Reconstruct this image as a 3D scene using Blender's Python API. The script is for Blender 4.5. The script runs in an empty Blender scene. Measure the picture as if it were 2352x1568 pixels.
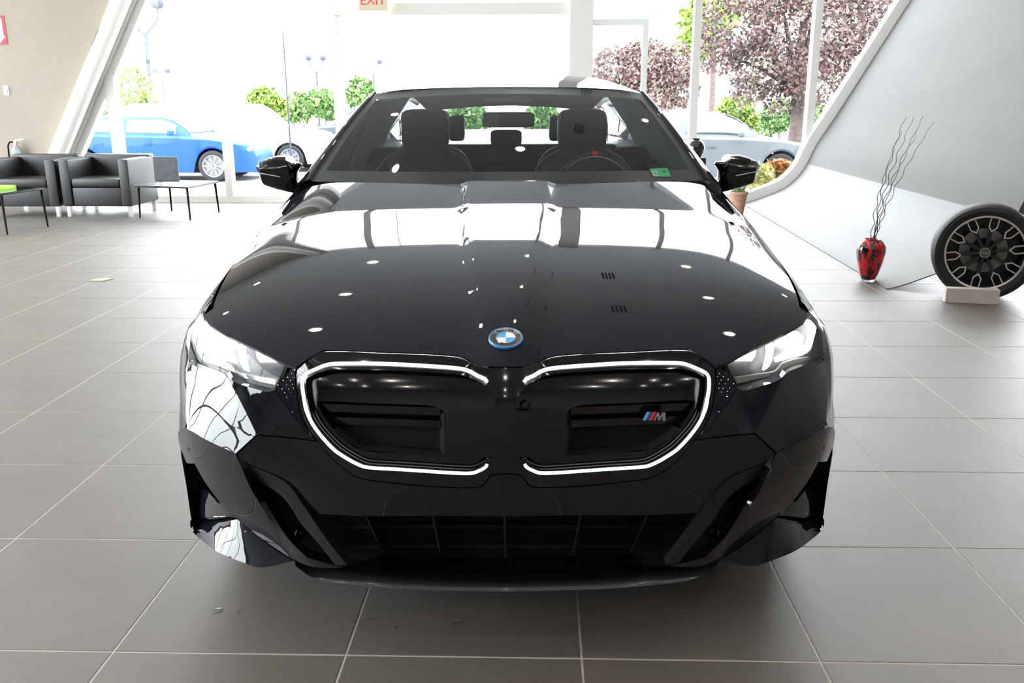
import bpy, bmesh, math, random
import numpy as np
from mathutils import Vector, Matrix
from mathutils.geometry import delaunay_2d_cdt

random.seed(7); RNG = np.random.default_rng(7)
S = bpy.context.scene
COL = S.collection
PI = math.pi

# ------------------------------------------------------------------ camera
FPX, PITCH, YAW, ROLL, CH = 2042.4, math.radians(15.134), math.radians(-1.635), math.radians(0.152), 1.384
_cp, _sp, _cy, _sy = math.cos(PITCH), math.sin(PITCH), math.cos(YAW), math.sin(YAW)
_F = np.array([_sy*_cp, _cy*_cp, -_sp]); _R = np.array([_cy, -_sy, 0.0]); _D = np.cross(_F, _R)
_cr, _sr = math.cos(ROLL), math.sin(ROLL)
CAMR = np.array([_cr*_R+_sr*_D, -_sr*_R+_cr*_D, _F]); CAMO = np.array([0, 0, CH])
cam = bpy.data.cameras.new('camera'); camo = bpy.data.objects.new('camera', cam); COL.objects.link(camo)
cam.sensor_fit = 'HORIZONTAL'; cam.sensor_width = 36.0; cam.lens = FPX/2352*36.0
cam.clip_start = 0.05; cam.clip_end = 500
_m = Matrix(((CAMR[0][0], -CAMR[1][0], -CAMR[2][0], 0), (CAMR[0][1], -CAMR[1][1], -CAMR[2][1], 0),
             (CAMR[0][2], -CAMR[1][2], -CAMR[2][2], CH), (0, 0, 0, 1)))
camo.matrix_world = _m
S.camera = camo

# ------------------------------------------------------------------ sky, exposure
SKY = 9.0
w = bpy.data.worlds.new('overcast_sky'); S.world = w; w.use_nodes = True
bg = w.node_tree.nodes['Background']; bg.inputs[0].default_value = (0.93, 0.97, 1.0, 1); bg.inputs[1].default_value = SKY
S.view_settings.view_transform = 'Standard'; S.view_settings.look = 'None'
S.view_settings.exposure = 0.9; S.view_settings.gamma = 1.0; S.view_settings.use_curve_mapping = False
S.cycles.use_denoising = True
S.cycles.max_bounces = 10; S.cycles.diffuse_bounces = 5; S.cycles.glossy_bounces = 6
S.cycles.transmission_bounces = 8; S.cycles.transparent_max_bounces = 16
S.cycles.caustics_reflective = False; S.cycles.caustics_refractive = False
S.cycles.sample_clamp_indirect = 6.0

# ------------------------------------------------------------------ pixel helpers (the photo frame is 2352 x 1568)
def ray(u, v):
    return ((u-1176)/FPX)*CAMR[0] + ((v-784)/FPX)*CAMR[1] + CAMR[2]
def on_z(u, v, z=0.0):
    d = ray(u, v); return CAMO + d*(z-CH)/d[2]
def on_y(u, v, y):
    d = ray(u, v); return CAMO + d*y/d[1]

# ------------------------------------------------------------------ materials
MATS = {}
def mat(name, col, rough=0.5, metal=0.0, spec=0.5, coat=0.0, coat_rough=0.03, emit=None, estr=0.0, noise=0.0, nscale=20.0,
        bump=0.0, bscale=80.0, nvec=(1, 1, 1), sheen=0.0, trans=0.0, ior=1.5):
    if name in MATS: return MATS[name]
    m = bpy.data.materials.new(name); m.use_nodes = True; nt = m.node_tree; b = nt.nodes['Principled BSDF']
    b.inputs['Base Color'].default_value = (*col, 1); b.inputs['Roughness'].default_value = rough
    b.inputs['Metallic'].default_value = metal; b.inputs['Specular IOR Level'].default_value = spec
    b.inputs['Coat Weight'].default_value = coat; b.inputs['Coat Roughness'].default_value = coat_rough
    b.inputs['IOR'].default_value = ior; b.inputs['Transmission Weight'].default_value = trans
    b.inputs['Sheen Weight'].default_value = sheen
    if emit: b.inputs['Emission Color'].default_value = (*emit, 1); b.inputs['Emission Strength'].default_value = estr
    tc = nt.nodes.new('ShaderNodeTexCoord'); mp = nt.nodes.new('ShaderNodeMapping'); mp.inputs['Scale'].default_value = nvec
    nt.links.new(tc.outputs['Object'], mp.inputs['Vector'])
    n = nt.nodes.new('ShaderNodeTexNoise'); n.inputs['Scale'].default_value = nscale; n.inputs['Detail'].default_value = 5
    nt.links.new(mp.outputs['Vector'], n.inputs['Vector'])
    if noise > 0:
        r = nt.nodes.new('ShaderNodeValToRGB')
        r.color_ramp.elements[0].position = 0.3; r.color_ramp.elements[1].position = 0.7
        r.color_ramp.elements[0].color = (*[max(0, c*(1-noise)) for c in col], 1)
        r.color_ramp.elements[1].color = (*[min(1, c*(1+noise)) for c in col], 1)
        nt.links.new(n.outputs['Fac'], r.inputs['Fac']); nt.links.new(r.outputs['Color'], b.inputs['Base Color'])
    if bump > 0:
        n2 = nt.nodes.new('ShaderNodeTexNoise'); n2.inputs['Scale'].default_value = bscale; n2.inputs['Detail'].default_value = 3
        nt.links.new(mp.outputs['Vector'], n2.inputs['Vector'])
        bp = nt.nodes.new('ShaderNodeBump'); bp.inputs['Strength'].default_value = bump; bp.inputs['Distance'].default_value = 0.01
        nt.links.new(n2.outputs['Fac'], bp.inputs['Height']); nt.links.new(bp.outputs['Normal'], b.inputs['Normal'])
    MATS[name] = m; return m
def glass(name, tint=(0.95, 0.97, 0.97), ior=1.45, rough=0.0):
    """thin pane: clear straight through, mirror-like by the angle of view on either side"""
    if name in MATS: return MATS[name]
    m = bpy.data.materials.new(name); m.use_nodes = True; nt = m.node_tree; nt.nodes.clear()
    o = nt.nodes.new('ShaderNodeOutputMaterial'); mx = nt.nodes.new('ShaderNodeMixShader'); lw = nt.nodes.new('ShaderNodeLayerWeight'); lw.inputs[0].default_value = 0.5
    pw = nt.nodes.new('ShaderNodeMath'); pw.operation = 'POWER'; pw.inputs[1].default_value = 5.0
    f0 = ((ior-1)/(ior+1))**2; ma = nt.nodes.new('ShaderNodeMath'); ma.operation = 'MULTIPLY_ADD'; ma.inputs[1].default_value = 1-f0; ma.inputs[2].default_value = f0
    t = nt.nodes.new('ShaderNodeBsdfTransparent'); t.inputs[0].default_value = (*tint, 1)
    g = nt.nodes.new('ShaderNodeBsdfGlossy'); g.inputs['Roughness'].default_value = rough
    nt.links.new(lw.outputs['Facing'], pw.inputs[0]); nt.links.new(pw.outputs[0], ma.inputs[0]); nt.links.new(ma.outputs[0], mx.inputs[0])
    nt.links.new(t.outputs[0], mx.inputs[1]); nt.links.new(g.outputs[0], mx.inputs[2])
    nt.links.new(mx.outputs[0], o.inputs[0]); MATS[name] = m; return m

PAINT = mat('black_car_paint', (0.0056, 0.0072, 0.0120), 0.50, 0.0, 0.0, 1.0, 0.015, noise=0.25, nscale=900)
GLOSS = mat('gloss_black_plastic', (0.004, 0.004, 0.005), 0.10, 0, 0.5, 0.3, 0.02)
SATIN = mat('satin_black_plastic', (0.010, 0.010, 0.011), 0.45, 0, 0.4)
MATTE = mat('matte_black_plastic', (0.006, 0.006, 0.007), 0.7, 0, 0.25)
RUBBER = mat('tyre_rubber', (0.012, 0.012, 0.013), 0.62, 0, 0.4, bump=0.1, bscale=40)
CHROME = mat('polished_metal', (0.75, 0.76, 0.78), 0.12, 1.0)
DARKMET = mat('dark_chrome', (0.16, 0.165, 0.17), 0.18, 1.0)
RIMSILV = mat('machined_rim_face', (0.72, 0.72, 0.73), 0.32, 0.85)
WHITEM = mat('white_painted_frame', (0.70, 0.70, 0.69), 0.45, 0, 0.4)
LEATHER = mat('black_leather', (0.012, 0.013, 0.015), 0.38, 0, 0.5, bump=0.15, bscale=300)
LED = mat('led_white', (1, 1, 1), 0.4, emit=(1.0, 0.98, 0.97), estr=4.0)
RING = mat('led_ring', (1, 1, 1), 0.4, emit=(0.97, 0.98, 1.0), estr=1.0)
WSHIELD = glass('windshield_glass', (0.76, 0.82, 0.84), 1.85)
CLEAR = glass('window_pane_glass', (0.97, 0.985, 0.985), 1.3)
LENS = glass('headlight_lens_glass', (0.93, 0.95, 0.95), 1.28)

# ------------------------------------------------------------------ mesh helpers
class MB:
    def __init__(s): s.v = []; s.f = []
    def add(s, vs, fs):
        k = len(s.v); s.v += [tuple(map(float, p)) for p in vs]; s.f += [tuple(i+k for i in f) for f in fs]; return s
    def box(s, x0, x1, y0, y1, z0, z1):
        return s.add([(x0,y0,z0),(x1,y0,z0),(x1,y1,z0),(x0,y1,z0),(x0,y0,z1),(x1,y0,z1),(x1,y1,z1),(x0,y1,z1)],
                     [(0,3,2,1),(4,5,6,7),(0,1,5,4),(1,2,6,5),(2,3,7,6),(3,0,4,7)])
    def bar(s, a, b, w, h, up=(0, 0, 1)):
        a, b, up = Vector(a), Vector(b), Vector(up); d = (b-a).normalized(); x = d.cross(up).normalized(); z = x.cross(d)
        vs = []
        for p in (a, b):
            for i, j in ((-1,-1),(1,-1),(1,1),(-1,1)): vs.append(p + x*(i*w/2) + z*(j*h/2))
        return s.add(vs, [(0,3,2,1),(4,5,6,7),(0,1,5,4),(1,2,6,5),(2,3,7,6),(3,0,4,7)])
    def cyl(s, a, b, r0, r1=None, n=16, cap=True):
        r1 = r0 if r1 is None else r1
        a, b = Vector(a), Vector(b); d = (b-a).normalized(); t = Vector((0,0,1)) if abs(d.z) < 0.9 else Vector((1,0,0))
        x = d.cross(t).normalized(); y = d.cross(x); vs = []
        for p, r in ((a, r0), (b, r1)):
            for i in range(n): vs.append(p + x*(r*math.cos(2*PI*i/n)) + y*(r*math.sin(2*PI*i/n)))
        fs = [(i, (i+1)%n, n+(i+1)%n, n+i) for i in range(n)]
        if cap: fs += [tuple(range(n-1, -1, -1)), tuple(range(n, 2*n))]
        return s.add(vs, fs)
    def tube(s, pts, r, n=8):
        pts = [Vector(p) for p in pts]; rs = r if hasattr(r, '__len__') else [r]*len(pts); vs = []; fs = []
        x = None
        for i, p in enumerate(pts):
            d = (pts[min(i+1, len(pts)-1)]-pts[max(i-1, 0)]).normalized()
            if x is None:
                t = Vector((0,0,1)) if abs(d.z) < 0.9 else Vector((1,0,0)); x = d.cross(t).normalized()
            x = (x-d*x.dot(d)).normalized(); y = d.cross(x)
            for k in range(n): vs.append(p + x*(rs[i]*math.cos(2*PI*k/n)) + y*(rs[i]*math.sin(2*PI*k/n)))
        for i in range(len(pts)-1):
            for k in range(n): fs.append((i*n+k, i*n+(k+1)%n, (i+1)*n+(k+1)%n, (i+1)*n+k))
        fs += [tuple(range(n-1, -1, -1)), tuple(range((len(pts)-1)*n, len(pts)*n))]
        return s.add(vs, fs)
    def lathe(s, prof, n=32, c=(0, 0, 0), axis='z', closed=False):
        vs = []; fs = []; m = len(prof)
        for i in range(n):
            a = 2*PI*i/n
            for r, h in prof:
                if axis == 'z': vs.append((c[0]+r*math.cos(a), c[1]+r*math.sin(a), c[2]+h))
                elif axis == 'y': vs.append((c[0]+r*math.cos(a), c[1]+h, c[2]+r*math.sin(a)))
                else: vs.append((c[0]+h, c[1]+r*math.cos(a), c[2]+r*math.sin(a)))
        for i in range(n):
            j = (i+1) % n
            for k in range(m if closed else m-1): fs.append((i*m+k, j*m+k, j*m+(k+1)%m, i*m+(k+1)%m))
        return s.add(vs, fs)
    def grid(s, P, closed_u=False):
        nu, nv = len(P), len(P[0]); vs = [p for row in P for p in row]; fs = []
        for i in range(nu if closed_u else nu-1):
            for j in range(nv-1):
                a = i*nv+j; b = ((i+1) % nu)*nv+j; fs.append((a, b, b+1, a+1))
        return s.add(vs, fs)
    def prism(s, poly, fn, n0, n1):
        """poly 2D, fn(a,b,t)->3D, extruded t=n0..n1"""
        n = len(poly); vs = [fn(a, b, n0) for a, b in poly]+[fn(a, b, n1) for a, b in poly]
        fs = [tuple(range(n-1, -1, -1)), tuple(range(n, 2*n))]+[(i, (i+1)%n, n+(i+1)%n, n+i) for i in range(n)]
        return s.add(vs, fs)
    def sup(s, c, d, e=0.35, nu=28, nv=16):
        """superellipsoid cushion, half sizes d"""
        def p(t, k): return math.copysign(abs(t)**k, t)
        P = []
        for i in range(nu):
            a = -PI+2*PI*i/nu; row = []
            for j in range(nv+1):
                b = -PI/2+PI*j/nv; cb = p(math.cos(b), e)
                row.append((c[0]+d[0]*cb*p(math.cos(a), e), c[1]+d[1]*cb*p(math.sin(a), e), c[2]+d[2]*p(math.sin(b), e)))
            P.append(row)
        return s.grid(P, True)
def mesh_of(mb, name, m, smooth=None, bevel=0.0, recalc=True):
    me = bpy.data.meshes.new(name); me.from_pydata(mb.v, [], mb.f); 
    bm = bmesh.new(); bm.from_mesh(me)
    bmesh.ops.remove_doubles(bm, verts=bm.verts, dist=1e-6)
    if bevel > 0:
        es = [e for e in bm.edges if len(e.link_faces) == 2 and e.calc_face_angle(0) > 0.5]
        bmesh.ops.bevel(bm, geom=es, offset=bevel, segments=2, affect='EDGES', profile=0.6, clamp_overlap=True)
    if recalc: bmesh.ops.recalc_face_normals(bm, faces=bm.faces)
    bm.to_mesh(me); bm.free()
    if smooth is not None:
        for p in me.polygons: p.use_smooth = True
        me.set_sharp_from_angle(angle=math.radians(smooth))
    me.materials.append(m); return me
def link(o, parent=None):
    COL.objects.link(o)
    if parent is not None: o.parent = parent
    return o
def part(name, mb, m, parent=None, smooth=None, bevel=0.0, recalc=True):
    me = mb if isinstance(mb, bpy.types.Mesh) else mesh_of(mb, name, m, smooth, bevel, recalc)
    return link(bpy.data.objects.new(name, me), parent)
def tag(o, label, cat, group=None):
    o['label'] = label; o['category'] = cat
    if group: o['group'] = group
    return o
def thing(name, label, cat, loc=(0, 0, 0), rz=0.0, group=None):
    o = bpy.data.objects.new(name, None); COL.objects.link(o); o.location = loc; o.rotation_euler = (0, 0, rz)
    o.empty_display_size = 0.1
    return tag(o, label, cat, group)
def struct(o, label=None):
    o['kind'] = 'structure'
    if label: o['label'] = label
    return o
def text_mesh(body, name, m, size=1.0, depth=0.02, mirror=False):
    cu = bpy.data.curves.new(name, 'FONT'); cu.body = body; cu.size = size; cu.extrude = depth; cu.align_x = 'CENTER'; cu.align_y = 'CENTER'
    o = bpy.data.objects.new(name, cu); COL.objects.link(o)
    dg = bpy.context.evaluated_depsgraph_get(); me = bpy.data.meshes.new_from_object(o.evaluated_get(dg))
    bpy.data.objects.remove(o); bpy.data.curves.remove(cu); me.materials.clear(); me.materials.append(m); me.name = name
    return me
def place_text(body, name, m, parent, size, depth, mtx):
    me = text_mesh(body, name, m, size, depth); me.transform(mtx); return part(name, me, m, parent)

# ================================================================== THE ROOM
YW = 12.6                 # plane of the glass front
ZC = 5.7                  # ceiling height
TILE, TX0, TY0 = 0.61, 0.1195, 1.999

# ---- floor: grout bed + tiles
FLOOR = mat('floor_tile', (0.092, 0.078, 0.068), 0.55, 0, 0.85, noise=0.10, nscale=3.0, bump=0.03, bscale=120)
GROUT = mat('floor_grout', (0.40, 0.38, 0.34), 0.7, 0, 0.4, noise=0.15, nscale=30)
floor = struct(part('floor', MB().box(-10.5, 10.5, -11, YW+0.05, -0.2, -0.0012), GROUT), 'dark grey-brown square tile floor with pale grout lines')
def tile_mesh():
    g = 0.0028; a = TILE/2-g; b = 0.0015
    mb = MB(); vs = []
    for s_, z in ((a, -0.006), (a, -b*.5), (a-b, 0.0)):
        vs += [(-s_, -s_, z), (s_, -s_, z), (s_, s_, z), (-s_, s_, z)]
    fs = [(8, 9, 10, 11)]
    for k in (0, 4):
        for i in range(4): fs.append((k+i, k+(i+1)%4, k+4+(i+1)%4, k+4+i))
    return mb.add(vs, fs)
tile_me = mesh_of(tile_mesh(), 'floor_tile', FLOOR)
cells = []
for i in range(-17, 17):
    for j in range(-21, 18):
        cx, cy = TX0+TILE*(i+0.5), TY0+TILE*(j+0.5)
        if cy > YW-0.1 or cx < -10.3 or cx > 10.3: continue
        d = CAMR @ (np.array([cx, cy, 0])-CAMO); area = 0
        if d[2] > 0.6:
            u, v = 1176+FPX*d[0]/d[2], 784+FPX*d[1]/d[2]
            if -350 < u < 2700 and v < 1950: area = 1/d[2]**3
        cells.append((area, cx, cy))
cells.sort(reverse=True)
for a, cx, cy in cells[:290]:
    o = link(bpy.data.objects.new('floor_tile', tile_me), floor); o.location = (cx, cy, 0)
rest = MB(); tm = tile_mesh()
for a, cx, cy in cells[290:]: rest.add([(x+cx, y+cy, z) for x, y, z in tm.v], tm.f)
o = part('floor_tile_field', rest, FLOOR, floor); o['kind'] = 'stuff'

# ---- ceiling with downlights and vents
CEIL = mat('ceiling_paint', (0.58, 0.585, 0.595), 0.9, 0, 0.2, noise=0.03, nscale=2)
ceiling = struct(part('ceiling', MB().box(-10.5, 10.5, -11, YW+0.3, ZC, ZC+0.2), CEIL), 'white painted showroom ceiling')
DL = mat('downlight_glow', (1, 1, 1), 0.5, emit=(1.0, 0.90, 0.76), estr=170.0)
lamp_me = mesh_of(MB().lathe([(0.0, -0.004), (0.075, -0.004)], 20, (0, 0, 0)), 'lamp_disc', DL)
trim_me = mesh_of(MB().lathe([(0.075, -0.002), (0.10, -0.012), (0.115, -0.004), (0.115, 0.0)], 20), 'trim_ring', WHITEM, 40)
k = 0
for ix, x in enumerate(np.arange(-7.2, 7.3, 2.4)):
    for iy, y in enumerate(np.arange(-8.4, 12.1, 2.4)):
        o = thing('ceiling_downlight', 'small round recessed downlight in the white ceiling', 'downlight', (x, y, ZC), 0, 'ceiling downlights')
        link(bpy.data.objects.new('lamp_disc', lamp_me), o); link(bpy.data.objects.new('trim_ring', trim_me), o)

for k, y in enumerate((2.4, 4.8, 7.2, 9.6)):
    vt = thing('ceiling_vent', ['slotted ceiling vent nearest the viewer', 'second slotted ceiling vent from the viewer', 'third slotted ceiling vent from the viewer', 'slotted ceiling vent nearest the glass front'][k], 'vent', (.95, y, ZC), 0, 'ceiling vents')
    part('vent_frame', MB().box(-.02, .22, -.26, .26, -.006, 0), CEIL, vt)
    for j in range(4): part('slot', MB().box(.01+j*.05, .035+j*.05, -.24, .24, -.010, -.006), MATTE, vt)

# ---- walls
BEIGE = mat('beige_wall_paint', (0.33, 0.298, 0.25), 0.75, 0, 0.3, noise=0.04, nscale=1.2, bump=0.04, bscale=150)
DIM = mat('warm_grey_wall_paint', (0.22, 0.21, 0.20), 0.8, 0, 0.3, noise=0.05, nscale=1.5)
# front wall left of the slanted post (edge runs from x=-7.16,z=0 to the ceiling)
SL = 0.563
def slx(z, off=0.0): return -6.866+(z-0.67)*SL+off
mb = MB().prism([(-10.5, 0), (slx(0), 0), (slx(ZC), ZC), (-10.5, ZC)], lambda a, b, t: (a, t, b), YW-0.10, YW+0.30)
struct(part('wall_front', mb, BEIGE), 'beige painted wall behind the armchairs')
# back wall with a strip of high windows, right wall, left glazed wall
struct(part('wall_back', MB().box(-10.5, 10.5, -11.2, -11, 0, ZC), DIM), 'far wall behind the viewer')
struct(part('wall_right', MB().box(10.5, 10.7, -11, YW+0.3, 0, ZC), DIM), 'right-hand wall')
wl = MB(); wl.box(-10.7, -10.5, -11, YW+0.3, 0, 0.25); wl.box(-10.7, -10.5, -11, YW+0.3, ZC-0.5, ZC)
wl.box(-10.7, -10.5, 12.2, YW+0.3, 0.25, ZC-0.5); wl.box(-10.7, -10.5, -11, -5.0, 0.25, ZC-0.5)
struct(part('wall_left', wl, BEIGE), 'glazed left-hand wall')
wn = 0
def pane(poly, y, name=None):
    global wn
    wn += 1
    return struct(part('window_%d' % wn, MB().prism(poly, lambda a, b, t: (a, t, b), y-0.006, y+0.006), CLEAR), 'clear glass pane of the showroom front')
ys = np.linspace(-5.0, 12.2, 10)
for a, b in zip(ys[:-1], ys[1:]):
    wn += 1
    struct(part('window_%d' % wn, MB().box(-10.62, -10.608, a+0.04, b-0.04, 0.25, ZC-0.5), CLEAR), 'clear glass pane of the left wall')
lf = MB()
for a in ys: lf.box(-10.68, -10.50, a-0.04, a+0.04, 0.25, ZC-0.5)
lf.box(-10.68, -10.50, -5.0, 12.2, 2.4, 2.48)
struct(part('trim_1', lf, WHITEM), 'white frame of the left-hand glazing')

# ---- glass front frames
def frame(name_n, mb, label): return struct(part('trim_%d' % name_n, mb, WHITEM, bevel=0.004), label)
def vert(x, w=0.085, z0=0.0, z1=ZC, y0=YW-0.07, y1=YW+0.09): return MB().box(x-w/2, x+w/2, y0, y1, z0, z1)
WING = [(2.869, 0.004), (3.134, 0.094), (3.426, 0.227), (3.646, 0.465), (3.796, 0.806), (4.103, 1.325), (4.859, 2.651)]
def cr2(P, n=8):
    out = []
    for i in range(len(P)-1):
        p0, p1, p2, p3 = [np.array(P[min(max(i+k, 0), len(P)-1)], float) for k in (-1, 0, 1, 2)]
        for t in np.linspace(0, 1, n, endpoint=False):
            out.append(0.5*((2*p1)+(p2-p0)*t+(2*p0-5*p1+4*p2-p3)*t*t+(3*p1-p0-3*p2+p3)*t**3))
    out.append(np.array(P[-1], float)); return out
W2 = [(2.55, 0.0), (2.70, 0.0)]+WING+[(4.859+(ZC-2.651)*0.57, ZC)]
wp = cr2(W2, 8)
def wing_x(z):
    for a, b in zip(wp[:-1], wp[1:]):
        if a[1] <= z <= b[1] and b[1] > a[1]: return a[0]+(b[0]-a[0])*(z-a[1])/(b[1]-a[1])
    return wp[-1][0]
frame(2, vert(-4.335, 0.10, z0=.10), 'slim white mullion beside the low table')
frame(3, vert(-2.72, 0.13, z0=.10), 'white door jamb under the exit sign')
frame(4, vert(0.575, 0.31, y0=YW-0.16), 'broad white pillar behind the car roof')
frame(5, vert(2.12, 0.10, z0=.10), 'slim white mullion behind the car door mirror')
frame(6, vert(3.70, 0.10, z0=0.60), 'white mullion in front of the red-leaved tree')
frame(7, vert(-5.875, 0.13, z0=0.10, z1=2.35), 'short white mullion meeting the slanted post')
frame(8, MB().box(-6.9, 2.9, YW-0.07, YW+0.09, 0, 0.10), 'white sill rail along the floor')
frame(9, MB().box(-2.72, 0.42, YW-0.09, YW+0.09, 2.49, 2.64), 'white door header under the exit sign')
frame(10, MB().prism([(slx(0, 0.36), 0), (slx(0, 0.47), 0), (slx(ZC, 0.47), ZC), (slx(ZC, 0.36), ZC)], lambda a, b, t: (a, t, b), YW-0.06, YW+0.08), 'slanted white window frame')
frame(11, MB().prism([(slx(0, 0.20), 0), (slx(0, 0.36), 0), (slx(ZC, 0.36), ZC), (slx(ZC, 0.20), ZC)], lambda a, b, t: (a, t, b), YW-0.09, YW+0.10), 'flat grey-white reveal of the slanted post')
struct(part('trim_12', MB().cyl((slx(-0.0, 0.215), YW-0.2, 0.0), (slx(ZC, 0.215), YW-0.2, ZC), 0.115, n=32), mat('white_column_paint', (0.88, 0.88, 0.86), 0.4), smooth=40), 'round white slanted column')
# curved window trim following the wing wall
mbt = MB(); rows = []
for i, p in enumerate(wp):
    a = wp[max(i-1, 0)]; b = wp[min(i+1, len(wp)-1)]; t = (b-a)/np.linalg.norm(b-a); n = np.array([-t[1], t[0]])
    q0 = p-n*0.04; q1 = p+n*0.13
    rows.append([(q0[0], YW-0.12, q0[1]), (q1[0], YW-0.12, q1[1]), (q1[0], YW+0.08, q1[1]), (q0[0], YW+0.08, q0[1]), (q0[0], YW-0.12, q0[1])])
struct(part('trim_13', mbt.grid(rows), WHITEM, smooth=40), 'curved white window trim along the grey wing wall')
# door leaf frame, pale green-white, standing open right of the pillar
DOORF = mat('pale_green_door_frame', (0.72, 0.80, 0.78), 0.4)
d1 = struct(part('door_1', MB().box(1.40, 1.47, YW-0.05, YW+0.05, 0.1, 2.35).box(0.73, 1.47, YW-0.05, YW+0.05, 2.35, 2.43), DOORF), 'pale framed glass door right of the pillar')
# panes
def q(x0, x1, z0, z1): return [(x0, z0), (x1, z0), (x1, z1), (x0, z1)]
pane([(slx(0.1, 0.47), 0.1), (-5.94, 0.1), (-5.94, (-5.94+6.866-0.47)/SL+0.67)], YW)
pane([(-5.81, 0.1), (-4.385, 0.1), (-4.385, 3.9), (slx(3.9, 0.47), 3.9), (-5.81, (-5.81+6.866-0.47)/SL+0.67)], YW)
pane(q(-4.285, -2.785, 0.1, ZC), YW)
pane(q(-2.655, 0.42, 0.1, 2.49), YW); pane(q(-2.655, 0.42, 2.64, ZC), YW)
pane(q(0.73, 1.40, 0.1, 2.35), YW); pane(q(1.47, 2.07, 0.1, 2.43), YW); pane(q(0.73, 2.07, 2.43, ZC), YW)
pane([(2.17, 0.1), (2.9, 0.1)]+[(wing_x(z)-0.05, z) for z in np.linspace(0.15, 0.62, 6)]+[(3.65, 0.72), (3.65, ZC), (2.17, ZC)], YW)
pane([(3.75, 0.85)]+[(wing_x(z)-0.03, z) for z in np.linspace(0.95, ZC, 8)]+[(3.75, ZC)], YW)

# ---- grey curved wing wall (cove panel) : flat upper sheet and paler lower cove
WGREY = mat('grey_brushed_wing_panel', (0.085, 0.084, 0.083), 0.75, 0.0, 0.25, noise=0.06, nscale=2.5, nvec=(1, 0.25, 1), bump=0.12, bscale=26)
WLIGHT = mat('pale_cove_panel', (0.105, 0.105, 0.105), 0.6, 0, 0.3, noise=0.03, nscale=2.0, bump=0.03, bscale=20)
def wing_shift(y): return -0.20*(YW-y)/5.93
zk = 0.55
lowp = [p for p in wp if p[0] >= 2.84 and p[1] <= zk]; 
upp = [p for p in wp if p[1] > zk-0.12]
def wing_mesh(pp, thick, y0, y1, lift=0.0):
    mb = MB(); ysn = np.linspace(y0, y1, 14); top = []; bot = []
    for y in ysn:
        r = []; r2 = []
        for i, p in enumerate(pp):
            a = pp[max(i-1, 0)]; b = pp[min(i+1, len(pp)-1)]; t = (b-a)/np.linalg.norm(b-a); n = np.array([-t[1], t[0]])
            k = wing_shift(y); z = p[1]+0.004
            r.append((p[0]+k+n[0]*lift, y, z+n[1]*lift)); r2.append((p[0]+k-n[0]*thick, y, max(z-n[1]*thick, 0.001)))
        top.append(r); bot.append(r2)
    mb.grid(top); mb.grid([x[::-1] for x in bot])
    n = len(pp)
    for k in (0, -1):
        for i in range(n-1): mb.add([top[k][i], top[k][i+1], bot[k][i+1], bot[k][i]], [(0, 1, 2, 3)])
    for i in (0, n-1):
        for k in range(len(ysn)-1): mb.add([top[k][i], top[k+1][i], bot[k+1][i], bot[k][i]], [(0, 1, 2, 3)])
    return mb
struct(part('wall_wing', wing_mesh(upp, 0.05, 6.60, YW-0.13), WGREY, smooth=30), 'leaning grey curved wing wall on the right')
struct(part('wall_cove', wing_mesh(lowp, 0.004, 6.667, YW-0.13, 0.004), WLIGHT, smooth=30), 'pale grey cove curving from the floor into the wing wall')
# dark hollow under the lifted front edge of the cove, beige wall behind the wheel

# ================================================================== THE BLACK CAR
NOSE = 1.95; CXO = 0.015
CAR = thing('sedan_car', 'black electric sedan with lit grille ring parked nose-on in the middle', 'car',
            tuple(np.array([0, 0, 0])+np.array([_sy, _cy, 0])*NOSE-np.array([_cy, -_sy, 0])*CXO), -YAW)
_FH = np.array([_sy, _cy, 0.0]); _RH = np.array([_cy, -_sy, 0.0])
LO = np.array([CXO, -NOSE, CH])
def lray(u, v):
    d = ray(u, v); return np.array([d@_RH, d@_FH, d[2]])
def U(u, v, y):
    d = lray(u, v); return LO+d*(y-LO[1])/d[1]
def pchip(X, Y):
    X = np.array(X, float); Y = np.array(Y, float); h = np.diff(X); dl = np.diff(Y)/h; d = np.zeros_like(X)
    for i in range(1, len(X)-1):
        if dl[i-1]*dl[i] > 0:
            w1, w2 = 2*h[i]+h[i-1], h[i]+2*h[i-1]; d[i] = (w1+w2)/(w1/dl[i-1]+w2/dl[i])
    d[0], d[-1] = dl[0], dl[-1]
    def f(x):
        x = np.clip(np.asarray(x, float), X[0], X[-1]); i = np.clip(np.searchsorted(X, x)-1, 0, len(h)-1); t = (x-X[i])/h[i]
        return ((1+2*t)*(1-t)**2*Y[i]+t*(1-t)**2*h[i]*d[i]+t*t*(3-2*t)*Y[i+1]+t*t*(t-1)*h[i]*d[i+1])
    return f
Bx = pchip([0, .3, .5, .6, .7, .8, .85, .9, .93, .95], [0, .012, .05, .085, .135, .21, .27, .36, .52, .9])
Vz = pchip([.1, .2, .3, .4, .5, .6, .7, .78, .82, .86, .92], [.07, .045, .03, .015, 0, 0, .012, .045, .08, .125, .22])
def Fs(x, z): return Bx(np.abs(x))+Vz(z)
_Hb = pchip([-.02, .06, .15, .30, .45, .60, .75, 1.0, 1.2, 1.7], [.74, .785, .823, .873, .910, .9400, .9650, .9975, 1.0235, 1.0885])
def Hc(y): return _Hb(y)+.075*.010*np.logaddexp(0, (np.asarray(y, float)-1.22)/.010)
Xe = pchip([0, .3, .42, .85, 1.36, 1.7], [.70, .78, .806, .86, .905, .91])
Ee = pchip([0, .42, .85, 1.36, 1.7], [.004, .012, .04, .075, .10])
def Hs(x, y):
    ax = np.abs(x); s_ = ax/Xe(y)
    dome = pchip([0, .1, .6, 1.3, 1.7], [.045, .055, .11, .16, .17])(y)
    step = 0.014*(1-1/(1+np.exp(-np.clip((ax-dome)/0.0075, -50, 50))))
    return Hc(y)-.020*s_**2-.012*s_**4-Ee(y)*s_**8+step-0.009
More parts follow.
